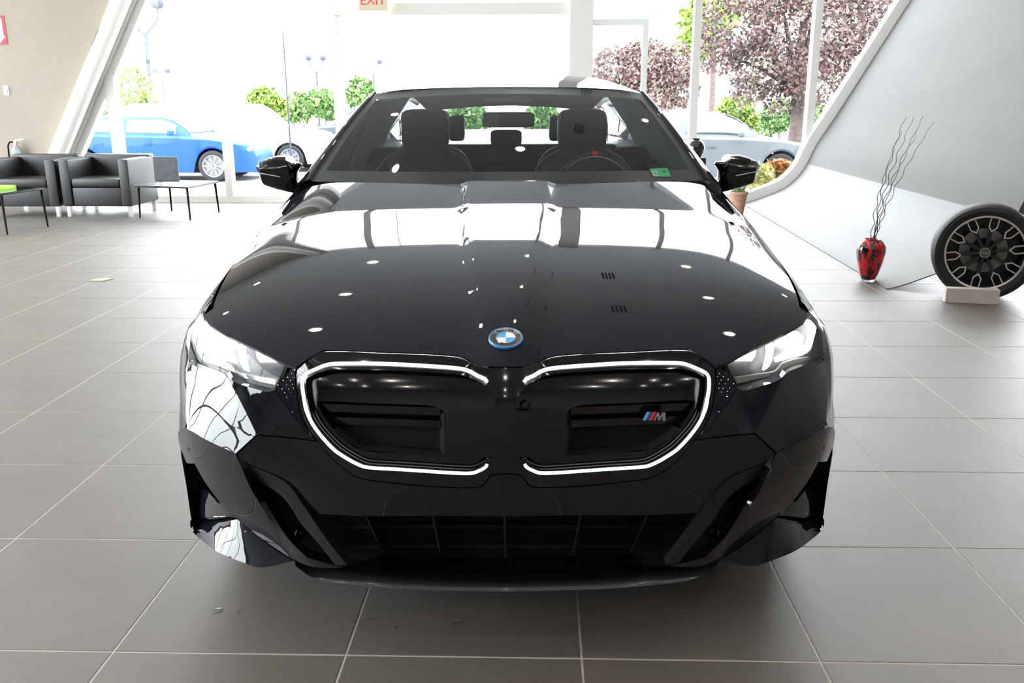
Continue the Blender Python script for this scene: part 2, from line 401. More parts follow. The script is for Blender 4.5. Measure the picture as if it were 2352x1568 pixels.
def solve(u, v, mode, off=0.0):
    d = lray(u, v); ys_ = np.linspace(-.3, .47, 700) if mode == 'F' else np.linspace(-.3, 2.4, 1400); t = (ys_-LO[1])/d[1]; X = LO[0]+d[0]*t; Z = LO[2]+d[2]*t
    g = (Fs(X, Z)+off-ys_) if mode == 'F' else (Z-Hs(X, ys_)-off)
    k = np.where((g[:-1] > 0) & (g[1:] <= 0))[0]
    i = k[0] if len(k) else int(np.argmin(np.abs(g[:-1])))
    if not len(k): return np.array([X[i], ys_[i], Z[i]])
    a = g[i]/(g[i]-g[i+1]) if g[i] != g[i+1] else 0
    a = min(max(a, 0), 1); return np.array([X[i]+(X[i+1]-X[i])*a, ys_[i]+(ys_[i+1]-ys_[i])*a, Z[i]+(Z[i+1]-Z[i])*a])
def smooth_loop(P, step, ang=32):
    """P: array n x k (first two = domain); auto corners; Catmull-Rom in smooth runs; resampled"""
    P = [np.array(p, float) for p in P]; n = len(P); corner = []
    for i in range(n):
        a = P[i][:2]-P[i-1][:2]; b = P[(i+1) % n][:2]-P[i][:2]
        c = np.dot(a, b)/(np.linalg.norm(a)*np.linalg.norm(b)+1e-12); corner.append(math.degrees(math.acos(np.clip(c, -1, 1))) > ang)
    out = []
    for i in range(n):
        p1, p2 = P[i], P[(i+1) % n]
        p0 = P[i-1] if not corner[i] else p1-(p2-p1); p3 = P[(i+2) % n] if not corner[(i+1) % n] else p2+(p2-p1)
        L = np.linalg.norm((p2-p1)[:2]); k = max(1, int(round(L/step)))
        l0 = np.linalg.norm((p1-p0)[:2]); l3 = np.linalg.norm((p3-p2)[:2])
        m1 = (p2-p0)*(L/(L+l0+1e-9)); m2 = (p3-p1)*(L/(L+l3+1e-9))
        for j in range(k):
            t = j/k; out.append((2*t**3-3*t*t+1)*p1+(t**3-2*t*t+t)*m1+(-2*t**3+3*t*t)*p2+(t**3-t*t)*m2)
    return np.array(out)
def inpoly(pts, poly):
    x, y = pts[:, 0], pts[:, 1]; r = np.zeros(len(pts), bool); n = len(poly); j = n-1
    for i in range(n):
        xi, yi = poly[i][:2]; xj, yj = poly[j][:2]
        c = ((yi > y) != (yj > y)) & (x < (xj-xi)*(y-yi)/(yj-yi+1e-15)+xi); r ^= c; j = i
    return r
def mvc(pts, poly, vals):
    out = np.zeros(len(pts))
    for k, p in enumerate(pts):
        d = poly-p; r = np.linalg.norm(d, axis=1)
        if r.min() < 1e-7: out[k] = vals[r.argmin()]; continue
        dn = np.roll(d, -1, 0); cr = d[:, 0]*dn[:, 1]-d[:, 1]*dn[:, 0]; dt = (d*dn).sum(1); th = np.arctan2(cr, dt); tn = np.tan(th/2)
        wgt = (tn+np.roll(tn, 1))/r; sm = wgt.sum()
        out[k] = (wgt*vals).sum()/sm if abs(sm) > 1e-12 else vals.mean()
    return out
def patch(name, outer, m, mode='F', holes=(), step=0.014, th=0.012, parent=None, sym=False, both=False, bulge=0.0, hole_th=None, ang=32, smooth=32, off=0.0):
    """outer: list of (u,v[,off]) on the photo, resolved onto the body surface; F: domain (x,z) depth y; H: domain (x,y) height z;
    Y: domain (x,z), y interpolated from the rim only.  sym: half outline from centre to centre, mirrored.  both: make both sides"""
    def res(L, sy):
        R_ = []
        for p in L:
            o_ = (p[2] if len(p) > 2 else 0.0)+off
            if len(p) > 3: R_.append(p[3]); continue
            P3 = solve(p[0], p[1], 'H' if mode == 'H' else 'F', o_)
            R_.append((P3[0], P3[1], o_) if mode == 'H' else ((P3[0], P3[2], P3[1]) if mode == 'Y' else (P3[0], P3[2], o_)))
        if sy:
            R_[0] = (0.0, *R_[0][1:]); R_[-1] = (0.0, *R_[-1][1:])
            R_ = R_+[(-a, b, c) for a, b, c in R_[-2:0:-1]]
        return R_
    O = smooth_loop(res(outer, sym), step, ang)
    HL = []
    for h in holes:
        hs = smooth_loop(res(h, False), step, ang); HL.append(hs)
        if sym:
            g = hs[::-1].copy(); g[:, 0] *= -1; HL.append(g)
    P2 = O[:, :2]; lo, hi = P2.min(0), P2.max(0)
    gx, gy = np.meshgrid(np.arange(lo[0], hi[0], step), np.arange(lo[1], hi[1], step)); G = np.c_[gx.ravel(), gy.ravel()]
    if sym:
        gx = np.arange(0, hi[0], step); gx = np.concatenate([-gx[:0:-1], gx]); gx, gy = np.meshgrid(gx, np.arange(lo[1], hi[1], step)); G = np.c_[gx.ravel(), gy.ravel()]
    keep = inpoly(G, O)
    for h in HL: keep &= ~inpoly(G, h)
    G = G[keep]; B = np.vstack([O]+HL)[:, :2]
    if len(G):
        dm = np.min(np.linalg.norm(G[:, None, :]-B[None], axis=2), axis=1); G = G[dm > 0.45*step]
    verts = [Vector(p) for p in B]+[Vector(p) for p in G]; edges = []; k = 0; loops = []
    for L in [O]+HL:
        n = len(L); edges += [(k+i, k+(i+1) % n) for i in range(n)]; loops.append(range(k, k+n)); k += n
    ov, oe, of, *_ = delaunay_2d_cdt(verts, edges, [], 1, 1e-7)
    A = np.array([[p.x, p.y] for p in ov]); tri = np.array(of)
    cen = A[tri].mean(1); ok = inpoly(cen, O)
    for h in HL: ok &= ~inpoly(cen, h)
    tri = tri[ok]
    val = mvc(A, P2, O[:, 2])
    for h in HL: pass
    if bulge:
        dist = np.min(np.linalg.norm(A[:, None, :]-P2[None], axis=2), axis=1); sc = dist.max(); q_ = np.clip(dist/sc, 0, 1); bl = bulge*(1-(1-q_)**2)
    else: bl = 0
    if mode == 'F': V3 = np.c_[A[:, 0], Fs(A[:, 0], A[:, 1])+val-bl, A[:, 1]]; ex = np.array([0, th, 0])
    elif mode == 'Y': V3 = np.c_[A[:, 0], val-bl, A[:, 1]]; ex = np.array([0, th, 0])
    else: V3 = np.c_[A[:, 0], A[:, 1], Hs(A[:, 0], A[:, 1])+val+bl]; ex = np.array([0, 0, -th])
    # rims : boundary edges of the triangle set
    cnt = {}
    for t in tri:
        for a, b in ((t[0], t[1]), (t[1], t[2]), (t[2], t[0])):
            kk = (min(a, b), max(a, b)); cnt.setdefault(kk, []).append((a, b))
    bd = [e[0] for e in cnt.values() if len(e) == 1]
    vs = [tuple(p) for p in V3]; mp = {}
    fs = [tuple(int(i) for i in t) for t in tri]
    nrm = np.cross(V3[tri[:, 1]]-V3[tri[:, 0]], V3[tri[:, 2]]-V3[tri[:, 0]]).sum(0)
    if (mode != 'H' and nrm[1] > 0) or (mode == 'H' and nrm[2] < 0): fs = [f[::-1] for f in fs]; bd = [(b, a) for a, b in bd]
    for a, b in bd:
        for i in (a, b):
            if i not in mp: mp[i] = len(vs); vs.append(tuple(V3[i]+ex))
        fs.append((int(b), int(a), mp[a], mp[b]))
    out = []
    for sd in ((1, -1) if both else (1,)):
        mb = MB(); mb.add([(x*sd, y, z) for x, y, z in vs], [f if sd == 1 else f[::-1] for f in fs])
        out.append(part(name, mb, m, parent or CAR, smooth=smooth, recalc=False))
    return out if both else out[0]
def both_parts(name, build, m, parent=None, smooth=35, bevel=0.0):
    r = []
    for sd in (1, -1):
        mb = build(); mb.v = [(x*sd, y, z) for x, y, z in mb.v]; r.append(part(name, mb, m, (parent[0 if sd == 1 else 1] if isinstance(parent, (list, tuple)) else parent) or CAR, smooth, bevel))
    return r

# ---- bonnet
def xy(x, y): return (0, 0, 0, (x, y, 0.0))
hood_outline = [(1163, 841), (1120, 841), (1085, 829), (1047, 816), (900, 808), (741, 804), (708, 823), (680, 843), (655, 836), (617, 815), (564, 790), (520, 768), (480, 743),
                (470, 728), xy(-.790, .375), xy(-.803, .45), xy(-.858, .85), xy(-.888, 1.15), xy(-.900, 1.40), xy(-.885, 1.62), xy(-.80, 1.66), xy(-.60, 1.58), xy(-.35, 1.525), xy(0, 1.50)]
patch('hood', hood_outline, PAINT, 'H', sym=True, step=0.02, th=0.006, ang=40, smooth=24)

# ---- grille bezel with two kidney openings
ring = [(1119, 878), (1096, 863), (1073, 851), (1047, 846), (964, 840), (881, 836), (768, 836), (748, 839), (725, 848), (702, 859), (695, 869), (694, 890), (697, 912), (704, 945),
        (725, 985), (765, 1031), (795, 1052), (821, 1066), (841, 1073), (900, 1077), (964, 1081), (1040, 1086), (1080, 1087), (1096, 1083), (1119, 1066)]
def inset(path, d):
    out = []
    for i, p in enumerate(path):
        a = np.array(path[max(i-1, 0)]); b = np.array(path[min(i+1, len(path)-1)]); t = (b-a)/np.linalg.norm(b-a); out.append((p[0]+t[1]*d, p[1]-t[0]*d))
    return out
rin = inset(ring, 9)     # towards the inside of the kidney
rin = [(p[0], p[1]) for p in rin]
kid = rin+[(1134, 1050), (1138, 1030), (1139, 950), (1134, 912)]
bez = [(1163, 842), (1121, 842), (1085, 830), (1047, 817), (900, 809), (741, 805), (709, 824), (683, 846), (680, 870), (684, 905), (692, 948), (712, 989), (732, 1013), (760, 1049), (818, 1093), (900, 1107),
       (1000, 1116), (1095, 1118), (1109, 1113), (1127, 1090), (1163, 1086)]
patch('grille_bezel', [(a, b+(3 if b < 847 else 0), -.022 if b < 832 else -0.004) for a, b in bez], GLOSS, 'F', holes=[[(a, b, -0.004) for a, b in kid]], sym=True, th=0.002, step=0.016)
GR = [None, None]
kp = [(a, b, 0.012) for a, b in kid]
slot = [(728, 923), (760, 921), (880, 927), (985, 931), (1012, 938), (1020, 946), (1021, 1047), (930, 1041), (827, 1033), (790, 1010), (765, 986), (740, 950)]
GR = patch('grille_panel', kp, GLOSS, 'F', holes=[[(a, b, 0.012) for a, b in slot]], both=True, th=0.045, step=0.014)
def ribbon(path, wpx, off, depth, ez=0.0):
    pts = smooth_loop([(*p, 0) for p in path], 8, 60)[:, :2]
    # open path: cut the closing run
    dmin = np.linalg.norm(pts-np.array(path[-1]), axis=1).argmin(); pts = pts[:dmin+1]
    a = inset([tuple(p) for p in pts], wpx/2); b = inset([tuple(p) for p in pts], -wpx/2); rows = []
    for p, q_ in zip(a, b):
        of_ = off(*p) if callable(off) else off; A, B_ = solve(*p, 'F', of_), solve(*q_, 'F', of_); e = np.array([0, depth, 0]); rows.append([A+e, A, B_, B_+e])
    mb = MB(); mb.grid(rows); mb.add(rows[0], [(0, 1, 2, 3)]); mb.add(rows[-1], [(3, 2, 1, 0)]); return mb
both_parts('grille_light_ring', lambda: ribbon(ring, 6.8, lambda u, v: -.007-.020*min(1, max(0, (960-v)/60)), 0.006), RING, GR)
# slot interior: back plate, louvres, thick frame faces
patch_back = patch('slot_back', [(a, b, 0.055) for a, b in [(715, 915), (1030, 925), (1030, 1060), (820, 1045), (760, 1000)]], MATTE, 'F', both=True, th=0.005)
for o, g in zip(patch_back, GR): o.parent = g
for vv, hh, off in ((927, 17, 0.020), (957, 16, 0.026)):
    def lv(vv=vv, hh=hh, off=off):
        mb = MB(); rows = []
        for t in np.linspace(0, 1, 12):
            u = 736+(1012-736)*t+(14 if vv > 940 else 0)*(1-t); v0 = vv+9*t; 
            A, B_ = solve(u, v0, 'F', off), solve(u, v0+hh, 'F', off+0.006); e = np.array([0, 0.03, 0]); rows.append([A+e, A, B_, B_+e, A+e])
        return mb.grid(rows)
    for o, g in zip(both_parts('louvre', lv, GLOSS), GR): o.parent = g
# framed lower edge of the slot
def frame_lip():
    mb = MB(); rows = []
    P = [(1020, 946), (1021, 1047), (930, 1041), (827, 1033), (790, 1010), (765, 986)]; Q = [(1009, 950), (1010, 1033), (930, 1028), (840, 1021), (806, 1000), (782, 976)]
    for p, q_ in zip(P, Q):
        A, B_ = solve(*p, 'F', 0.008), solve(*q_, 'F', 0.045); rows.append([A, B_])
    return mb.grid(rows)
for o, g in zip(both_parts('slot_frame', frame_lip, SATIN, smooth=20), GR): o.parent = g
# number plate carrier panel between the kidneys
pp = [(1163, 946), (1026, 946), (1023, 950), (1023, 1044), (1027, 1048), (1163, 1050)]
patch('plate_carrier', [(a, b, -0.012) for a, b in pp], MATTE, 'F', sym=True, th=0.03, step=0.02)
patch('grille_centre_post', [(1163, 846, -.006), (1134, 846, -.006), (1128, 858, -.006), (1133, 900, -.008), (1140, 946, -.012), (1163, 946, -.012)], GLOSS, 'F', sym=True, th=0.03, step=0.012)
# nose camera
o = part('nose_camera', MB().lathe([(0.0, -0.004), (0.005, -0.004), (0.009, -0.002), (0.011, 0.003), (0.012, 0.012)], 20, tuple(solve(1206, 933, 'F', -0.004)), 'y'), GLOSS, CAR, 40)

# ---- bumper panels
K1 = (518, 861, .010); K2 = (545, 908, -.014); K3 = (568, 953, -.026); K4 = (589, 997, -0.045); K5 = (541, 1041, -0.060)
HLB = [(538, 877, -.022), (587, 893, -.022), (618, 900, -.022), (631, 895, -.018)]
patch('bumper_cheek', [(518, 861, -.020)]+HLB+[(650, 925, -.012), (672, 955, -.008), (696, 985, -.004), (724, 1011, .0), (660, 1003, -.012), K4, (568, 953, -.038), (545, 908, -.030)], PAINT, 'Y', both=True, bulge=0.003, th=0.04)
patch('bumper_cheek_inner', [(632, 893, -.016), (649, 862, .004), (657, 843, .012), (678, 847, .004), (677, 870, .004), (681, 905, .004), (689, 949, .004), (709, 990, .002), (724, 1010, .0), (697, 984, -.003), (673, 954, -.006), (651, 924, -.010)], PAINT, 'Y', both=True, th=0.01)
BL = [(431, 836, 0.045), (428, 900, 0.010), (427, 950, -0.022), (430, 985, -0.05)]
patch('bumper_corner', [(437, 830, 0.045), (465, 842, 0.040), (494, 850, 0.030), K1, K2, K3, K4, K5, (480, 1013, -0.056)]+BL[::-1], PAINT, 'Y', both=True, bulge=0.004, th=0.01)
vent = [(425, 1056, .0), (455, 1054, .0), (483, 1110, .005), (530, 1177, .014), (525, 1185, .016), (485, 1188, .016), (457, 1188, .014), (446, 1160, .010), (434, 1100, .004)]
patch('bumper_lower_corner', [(430, 986, -0.050), (480, 1014, -0.056), (541, 1042, -0.060), (560, 1085, -.045), (590, 1145, -.028), (650, 1240, -.01), (674, 1285, -.01),
      (600, 1236, .012), (545, 1190, .018), (527, 1187, .018), (480, 1192, .02), (450, 1194, .02), (436, 1193, .02), (424, 1110, .0), (413, 1050, -.015), (409, 1000, -0.035), (414, 985, -.045)], PAINT, 'F',
      holes=[vent], both=True, th=0.012, step=0.011)
def tub():
    P = [solve(u, v, 'F', o_+.004) for u, v, o_ in vent]; c = np.mean(P, axis=0); rows = []
    for k, (f_, dx, dy) in enumerate(((1.0, 0, 0), (.97, .020, .022), (.90, .040, .045))): rows.append([c+(p-c)*f_+np.array([dx, dy, 0]) for p in P])
    mb = MB(); mb.grid([list(x) for x in zip(*rows)], True); mb.add(rows[-1], [tuple(range(len(P)))]); return mb
VB = both_parts('side_vent', tub, MATTE, smooth=20)
def scoop():
    mb = MB(); A = [(437, 1160), (450, 1191), (480, 1190), (525, 1185), (530, 1177)]; Bq = [(440, 1128), (448, 1125), (462, 1122), (475, 1125), (484, 1134)]
    return mb.grid([[solve(*p, 'F', .018), solve((p[0]+q_[0])/2, (p[1]+q_[1])/2, 'F', .026), solve(*q_, 'F', .045)] for p, q_ in zip(A, Bq)])
for o, g in zip(both_parts('vent_scoop', scoop, PAINT), VB): o.parent = g
patch('bumper_blade', [(437, 1196, .03), (452, 1197, .035), (480, 1195, .04), (527, 1190, .04), (546, 1193, .035), (600, 1239, .02), (674, 1288, -.005), (602, 1303, -.04), (560, 1292, -.04), (500, 1267, -.035), (455, 1234, -.015), (438, 1214, .03)],
      PAINT, 'Y', both=True, bulge=0.006, th=0.02)
chin = [(1163, 1089), (1128, 1093), (1111, 1116), (1095, 1121), (1000, 1119), (900, 1110), (818, 1096), (760, 1052), (732, 1015), (660, 1006), (591, 1000), (545, 1044), (566, 1062), (630, 1089), (667, 1114), (702, 1164), (714, 1178), (960, 1184), (1163, 1186)]
def coff(u, v): return {(591, 1000): -.042, (545, 1044): -.055, (566, 1062): -.040, (630, 1089): -.014, (660, 1006): -.012}.get((u, v), -0.004 if v < 1125 else 0.0)
patch('bumper_cover', [(a, b, coff(a, b)) for a, b in chin], PAINT, 'F', sym=True, step=0.016, th=0.02)
both_parts('parking_sensor', lambda: MB().lathe([(0.0, -0.0015), (0.008, -0.0015), (0.0095, 0.001), (0.0095, 0.01)], 20, tuple(solve(440, 1030, 'F', -.028)), 'y'), PAINT)
for o_ in both_parts('parking_sensor', lambda: MB().lathe([(0.0, -0.0015), (0.008, -0.0015), (0.0095, 0.001), (0.0095, 0.01)], 20, tuple(solve(852, 1124, 'F', 0.0)), 'y'), PAINT): pass
both_parts('tow_cover_edge', lambda: MB().tube([solve(745, 1156, 'F', 0), solve(775, 1162, 'F', 0), solve(803, 1162, 'F', 0), solve(795, 1150, 'F', 0), solve(762, 1105, 'F', 0)], 0.0012, 6), GLOSS)
patch('intake_bar', [(566, 1065, -.036), (630, 1092, -.016), (666, 1117, -.01), (701, 1167, -.012), (746, 1232, -.02), (797, 1299, -.03), (770, 1297, -.03), (728, 1244, -.02), (690, 1200, -.012), (665, 1160, -.01), (640, 1133, -.008), (610, 1114, -.006), (580, 1099, -.004)], SATIN, 'F', both=True, th=0.035, step=0.01)
patch('intake_outer_frame', [(546, 1045, -.055), (566, 1066, -.036), (580, 1099, -.012), (602, 1141, -.01), (660, 1234, -.018), (706, 1281, -.03), (790, 1303, -.035), (720, 1302, -.035), (674, 1284, -.02), (650, 1241, -.012), (590, 1146, -.028), (560, 1086, -.045)], GLOSS, 'F', both=True, th=0.04, step=0.009)
PD = patch('intake_pod', [(578, 1095, .06), (640, 1128, .06), (692, 1195, .06), (772, 1298, .05), (705, 1288, .05), (655, 1238, .06), (596, 1145, .06)], MATTE, 'F', both=True, th=0.004, step=0.012)
for o, g in zip(both_parts('pod_sensor', lambda: MB().lathe([(0.0, -0.012), (0.010, -0.010), (0.016, -0.002), (0.018, 0.02)], 20, tuple(solve(690, 1225, 'F', .045)), 'y'), GLOSS), PD): o.parent = g
lip_t = [(676, 1285), (705, 1299), (760, 1309), (900, 1322), (1030, 1328), (1163, 1330)]; lip_b = [(1163, 1358), (1030, 1356), (900, 1351), (760, 1338), (712, 1323), (682, 1302)]
patch('front_lip', [(a, b, -.045) for a, b in lip_b]+[(a, b, -.03) for a, b in lip_t], PAINT, 'Y', sym=True, bulge=0.010, th=0.06, step=0.009) if False else None
def lip():
    mb = MB(); rows = []
    top = smooth_loop([(*p, 0) for p in lip_t], 10, 80)[:, :2]; top = [p for p in top[:np.linalg.norm(top-np.array(lip_t[-1]), axis=1).argmin()+1]]
    bt = lip_b[::-1]; bb = smooth_loop([(*p, 0) for p in bt], 10, 80)[:, :2]; bb = bb[:np.linalg.norm(bb-np.array(bt[-1]), axis=1).argmin()+1]
    n = 40; tp = [top[int(round(i*(len(top)-1)/(n-1)))] for i in range(n)]; bp = [bb[int(round(i*(len(bb)-1)/(n-1)))] for i in range(n)]
    for a, b in zip(tp, bp):
        A, B_ = solve(*a, 'F', -.02), solve(*b, 'F', -.02); M = (A+B_)/2; e = np.array([0, .07, 0])
        A = solve(*a, 'F', .012); M = (A+B_)/2; rows.append([A+e, A+[0, .008, .001], A, A*.7+B_*.3+[0, -.004, .002], A*.4+B_*.6+[0, -.005, .001], A*.2+B_*.8+[0, -.004, 0], B_, B_+[0, .012, -.006], B_+e*1.5])
    c = rows[-1]; c = [np.array([0.0, p[1], p[2]]) for p in c]; rows[-1] = c
    rows = rows+[[np.array([-p[0], p[1], p[2]]) for p in r] for r in rows[-2::-1]]
    return mb.grid(rows)
part('front_lip', lip(), mat('lip_satin_black', (0.012, 0.013, 0.015), 0.33, 0, 0.5, 0.4, 0.1), CAR, 40)
# lower intake: shelf, back wall, fins
def shelf():
    rows = []; fr = [(690, 1296), (796, 1301), (900, 1320), (1030, 1327), (1163, 1329)]; bk = [(740, 1290, .03), (800, 1297, .05), (880, 1274, .13), (1030, 1278, .13), (1163, 1280, .13)]
    for a, b in zip(fr, bk): rows.append([solve(a[0], a[1], 'F', -.015), solve(b[0], b[1], 'F', b[2])])
    rows[-1] = [np.array([0., p[1], p[2]]) for p in rows[-1]]
    rows += [[np.array([-p[0], p[1], p[2]]) for p in r] for r in rows[-2::-1]]; return MB().grid(rows)
LG = part('lower_grille', shelf(), GLOSS, CAR, 20)
ob = patch('grille_back', [(1163, 1160, .13), (690, 1150, .12), (800, 1303, .12), (880, 1280, .13), (1163, 1288, .13)], MATTE, 'F', sym=True, th=.005, step=.03); ob.parent = LG
def fin(a, b):
    mb = MB(); w_ = 2.2
    P = [solve(a[0]+s_*w_, a[1], 'F', f_) for f_ in (.03, .12) for s_ in (-1, 1)]+[solve(b[0]+s_*w_, b[1], 'F', f_) for f_ in (.05, .125) for s_ in (-1, 1)]
    return mb.add(P, [(0, 1, 3, 2), (4, 6, 7, 5), (0, 4, 5, 1), (1, 5, 7, 3), (3, 7, 6, 2), (2, 6, 4, 0)])
for a, b in (((836, 1176), (880, 1270)), ((993, 1180), (1012, 1277))):
    for o in both_parts('fin', lambda: fin(a, b), SATIN, smooth=None): o.parent = LG
part('fin', fin((1159, 1182), (1160, 1281)), SATIN, LG)
for vv in (1205, 1250):
    mb = MB(); r_ = [[solve(u, vv, 'F', .115), solve(u, vv+9, 'F', .112), solve(u, vv+10, 'F', .128)] for u in np.linspace(750, 1576, 30)]; part('cross_bar', mb.grid(r_), MATTE, LG, 30)

# ---- headlights
HLo = [(466, 731), (478, 744), (520, 771), (565, 794), (617, 818), (654, 838), (656, 843), (648, 861), (629, 893), (618, 898), (587, 891), (538, 875), (518, 859), (494, 848), (437, 828), (431, 814), (431, 791), (436, 758), (448, 734), (459, 716)]
def hoff(u): return 0.008+0.03*max(0, min(1, (560-u)/110))
HL = patch('headlight', [(a, b, hoff(a)+.05) for a, b in HLo], mat('headlight_bowl', (0.05, 0.052, 0.056), 0.45, 0.0, 0.25, noise=0.2, nscale=60), 'F', both=True, th=0.03, step=0.012)
lens = patch('lens', [(a, b, hoff(a)) for a, b in HLo], LENS, 'F', both=True, th=0.0005, step=0.012)
for o, g in zip(lens, HL): o.parent = g
def mu(p): return (2*1163.5-p[0], p[1])
def rz(L): return [mu((1650+a*.13395, 700+b*.13395)) for a, b in L]
strip1 = rz([(1460, 310), (1600, 300), (1690, 420), (1640, 620), (1590, 790), (1470, 880), (1180, 960), (1000, 1010), (1000, 960), (1100, 890), (1380, 785), (1510, 730), (1545, 620), (1560, 450)])
strip2 = rz([(785, 690), (890, 628), (980, 700), (950, 900), (890, 1080), (790, 1150), (850, 900), (855, 745)])
proj1 = rz([(1010, 570), (1130, 510), (1400, 500), (1480, 590), (1460, 680), (1370, 770), (1180, 800), (1010, 720)])
proj2 = rz([(270, 950), (440, 840), (640, 755), (670, 800), (650, 900), (590, 990), (450, 980), (300, 980)])
for nm, L, of in (('light_strip', strip1, .015), ('light_strip', strip2, .015), ('projector', proj1, .03), ('projector', proj2, .03)):
    for o, g in zip(patch(nm, [(a, b, hoff(a)+of) for a, b in L], LED, 'F', both=True, th=0.012, step=0.012, ang=50), HL): o.parent = g
EDGE = mat('headlight_edge_trim', (0.30, 0.31, 0.29), 0.15, 0.5)
edge1 = rz([(340, 1370), (700, 1290), (1080, 1200), (1160, 1130), (1500, 1010), (1560, 990), (1560, 930), (1380, 950), (1120, 1030), (1000, 1160), (700, 1215), (300, 1275)])
for o, g in zip(patch('reflector_edge', [(a, b, hoff(a)+.03) for a, b in edge1], EDGE, 'F', both=True, th=0.01, step=0.01), HL): o.parent = g
# dark surround under the lamps
both_parts('headlight_surround', lambda: ribbon([(657, 842), (648, 864), (632, 895), (620, 902), (587, 896), (538, 880), (518, 864), (494, 853), (465, 843), (437, 831)], 8, lambda u, v: hoff(u)-.006, .02), GLOSS, None)

# ---- inner core so that panel gaps read dark
patch('bumper_core', [(1163, 850, .17), (700, 850, .17), (520, 800, .17), (450, 800, .18), (440, 980, .18), (440, 1190, .18), (680, 1290, .18), (900, 1330, .2), (1163, 1335, .2)], MATTE, 'F', sym=True, th=.01, step=.04)

part('under_hood_block', MB().grid([[(x_, .20+.75*abs(x_)**3, .60) for x_ in np.linspace(-.74, .74, 21)]]+[[(x_, y_+.75*abs(x_)**3*(1-k_), float(Hs(x_, y_+.75*abs(x_)**3*(1-k_)))-.035) for x_ in np.linspace(-.74, .74, 21)] for k_, y_ in zip(np.linspace(0, 1, 14), np.linspace(.20, 1.50, 14))]), MATTE, CAR, 40)  # added black sheet under the hood, stops light leaking through the front gap
# ---- roundel on the nose
ce = solve(1158.5, 779, 'H', 0.0); ce = np.array([0.0, ce[1], ce[2]])
sl = (Hs(0, ce[1]+.03)-Hs(0, ce[1]-.03))/.06; ax_y = np.array([0, 1, sl])/math.hypot(1, sl); ax_n = np.array([0, -sl, 1])/math.hypot(1, sl)
BM = Matrix(((1, 0, 0, ce[0]), (0, ax_y[1], ax_n[1], ce[1]), (0, ax_y[2], ax_n[2], ce[2]), (0, 0, 0, 1)))
def bpart(name, mb, m, par):
    mb.v = [tuple(BM @ Vector(p)) for p in mb.v]; return part(name, mb, m, par, 40)
EBL = mat('emblem_blue', (0.035, 0.20, 0.52), 0.2, 0, 0.5, 0.5); ESKY = mat('emblem_light_blue', (0.02, 0.30, 0.75), 0.25, 0, 0.5, 0.4); EWH = mat('emblem_white', (0.72, 0.72, 0.69), 0.3, 0, 0.5, 0.4)
R0 = 0.0425
EM = bpart('emblem', MB().lathe([(0, .004), (R0, .004), (R0, 0)], 48), mat('emblem_black', (0.012, 0.012, 0.015), 0.2, 0, 0.5, 0.5), CAR)
bpart('emblem_rim', MB().lathe([(R0*.90, .004), (R0*.92, .0066), (R0*.97, .0066), (R0*1.0, .004), (R0*1.0, 0)], 48), EBL, EM)
bpart('emblem_rim', MB().lathe([(R0*.86, .004), (R0*.875, .0064), (R0*.90, .0064), (R0*.91, .004)], 48), CHROME, EM)
bpart('emblem_rim', MB().lathe([(R0*.535, .004), (R0*.545, .0062), (R0*.565, .0062), (R0*.575, .004)], 48), CHROME, EM)
for k in range(4):
    a0 = k*PI/2; P = [(0, 0)]+[(R0*.54*math.cos(a0+PI/2*i/10), R0*.54*math.sin(a0+PI/2*i/10)) for i in range(11)]
    bpart('emblem_quadrant', MB().prism(P, lambda a, b, t: (a, b, t), .004, .0055), EWH if k in (0, 2) else ESKY, EM)
for ch, an in (('B', 140), ('M', 90), ('W', 40)):
    a = math.radians(an); mt = BM @ Matrix.Translation((R0*.715*math.cos(a), R0*.715*math.sin(a), .0045)) @ Matrix.Rotation(a-PI/2, 4, 'Z')
    place_text(ch, 'emblem_letter', CHROME, EM, 0.0155, 0.0006, mt)

# ---- M badge on the grille
bp_ = [solve(1474, 963, 'F', .012), solve(1528, 963, 'F', .012), solve(1528, 943, 'F', .012)]
ex_ = (bp_[1]-bp_[0])/54.0; ez_ = (bp_[2]-bp_[1])/20.0
def bq(pts, t0=0.0, t1=-.004): return MB().prism(pts, lambda a, b, t: tuple(bp_[0]+ex_*a+ez_*b+np.array([0, t-.006, 0])), t0, t1)
BDG = part('grille_badge', bq([(0, 0), (54, 0), (54, 20), (11, 20)], .002, 0), GLOSS, CAR)
for x0, x1, c in ((1.5, 7, (0.12, 0.38, 0.72)), (7, 15, (0.03, 0.06, 0.22)), (15, 22, (0.70, 0.02, 0.04))):
    part('stripe', bq([(x0, 1), (x1, 1), (x1+10, 19), (x0+10, 19)]), mat('badge_%d' % x0, c, 0.3), BDG)
part('badge_letter', bq([(25, 1), (29, 1), (34, 11), (36, 1), (40, 1), (46, 11), (45.5, 1), (53, 1), (53, 19), (46, 19), (40, 9), (38, 19), (34, 19)]), CHROME, BDG)

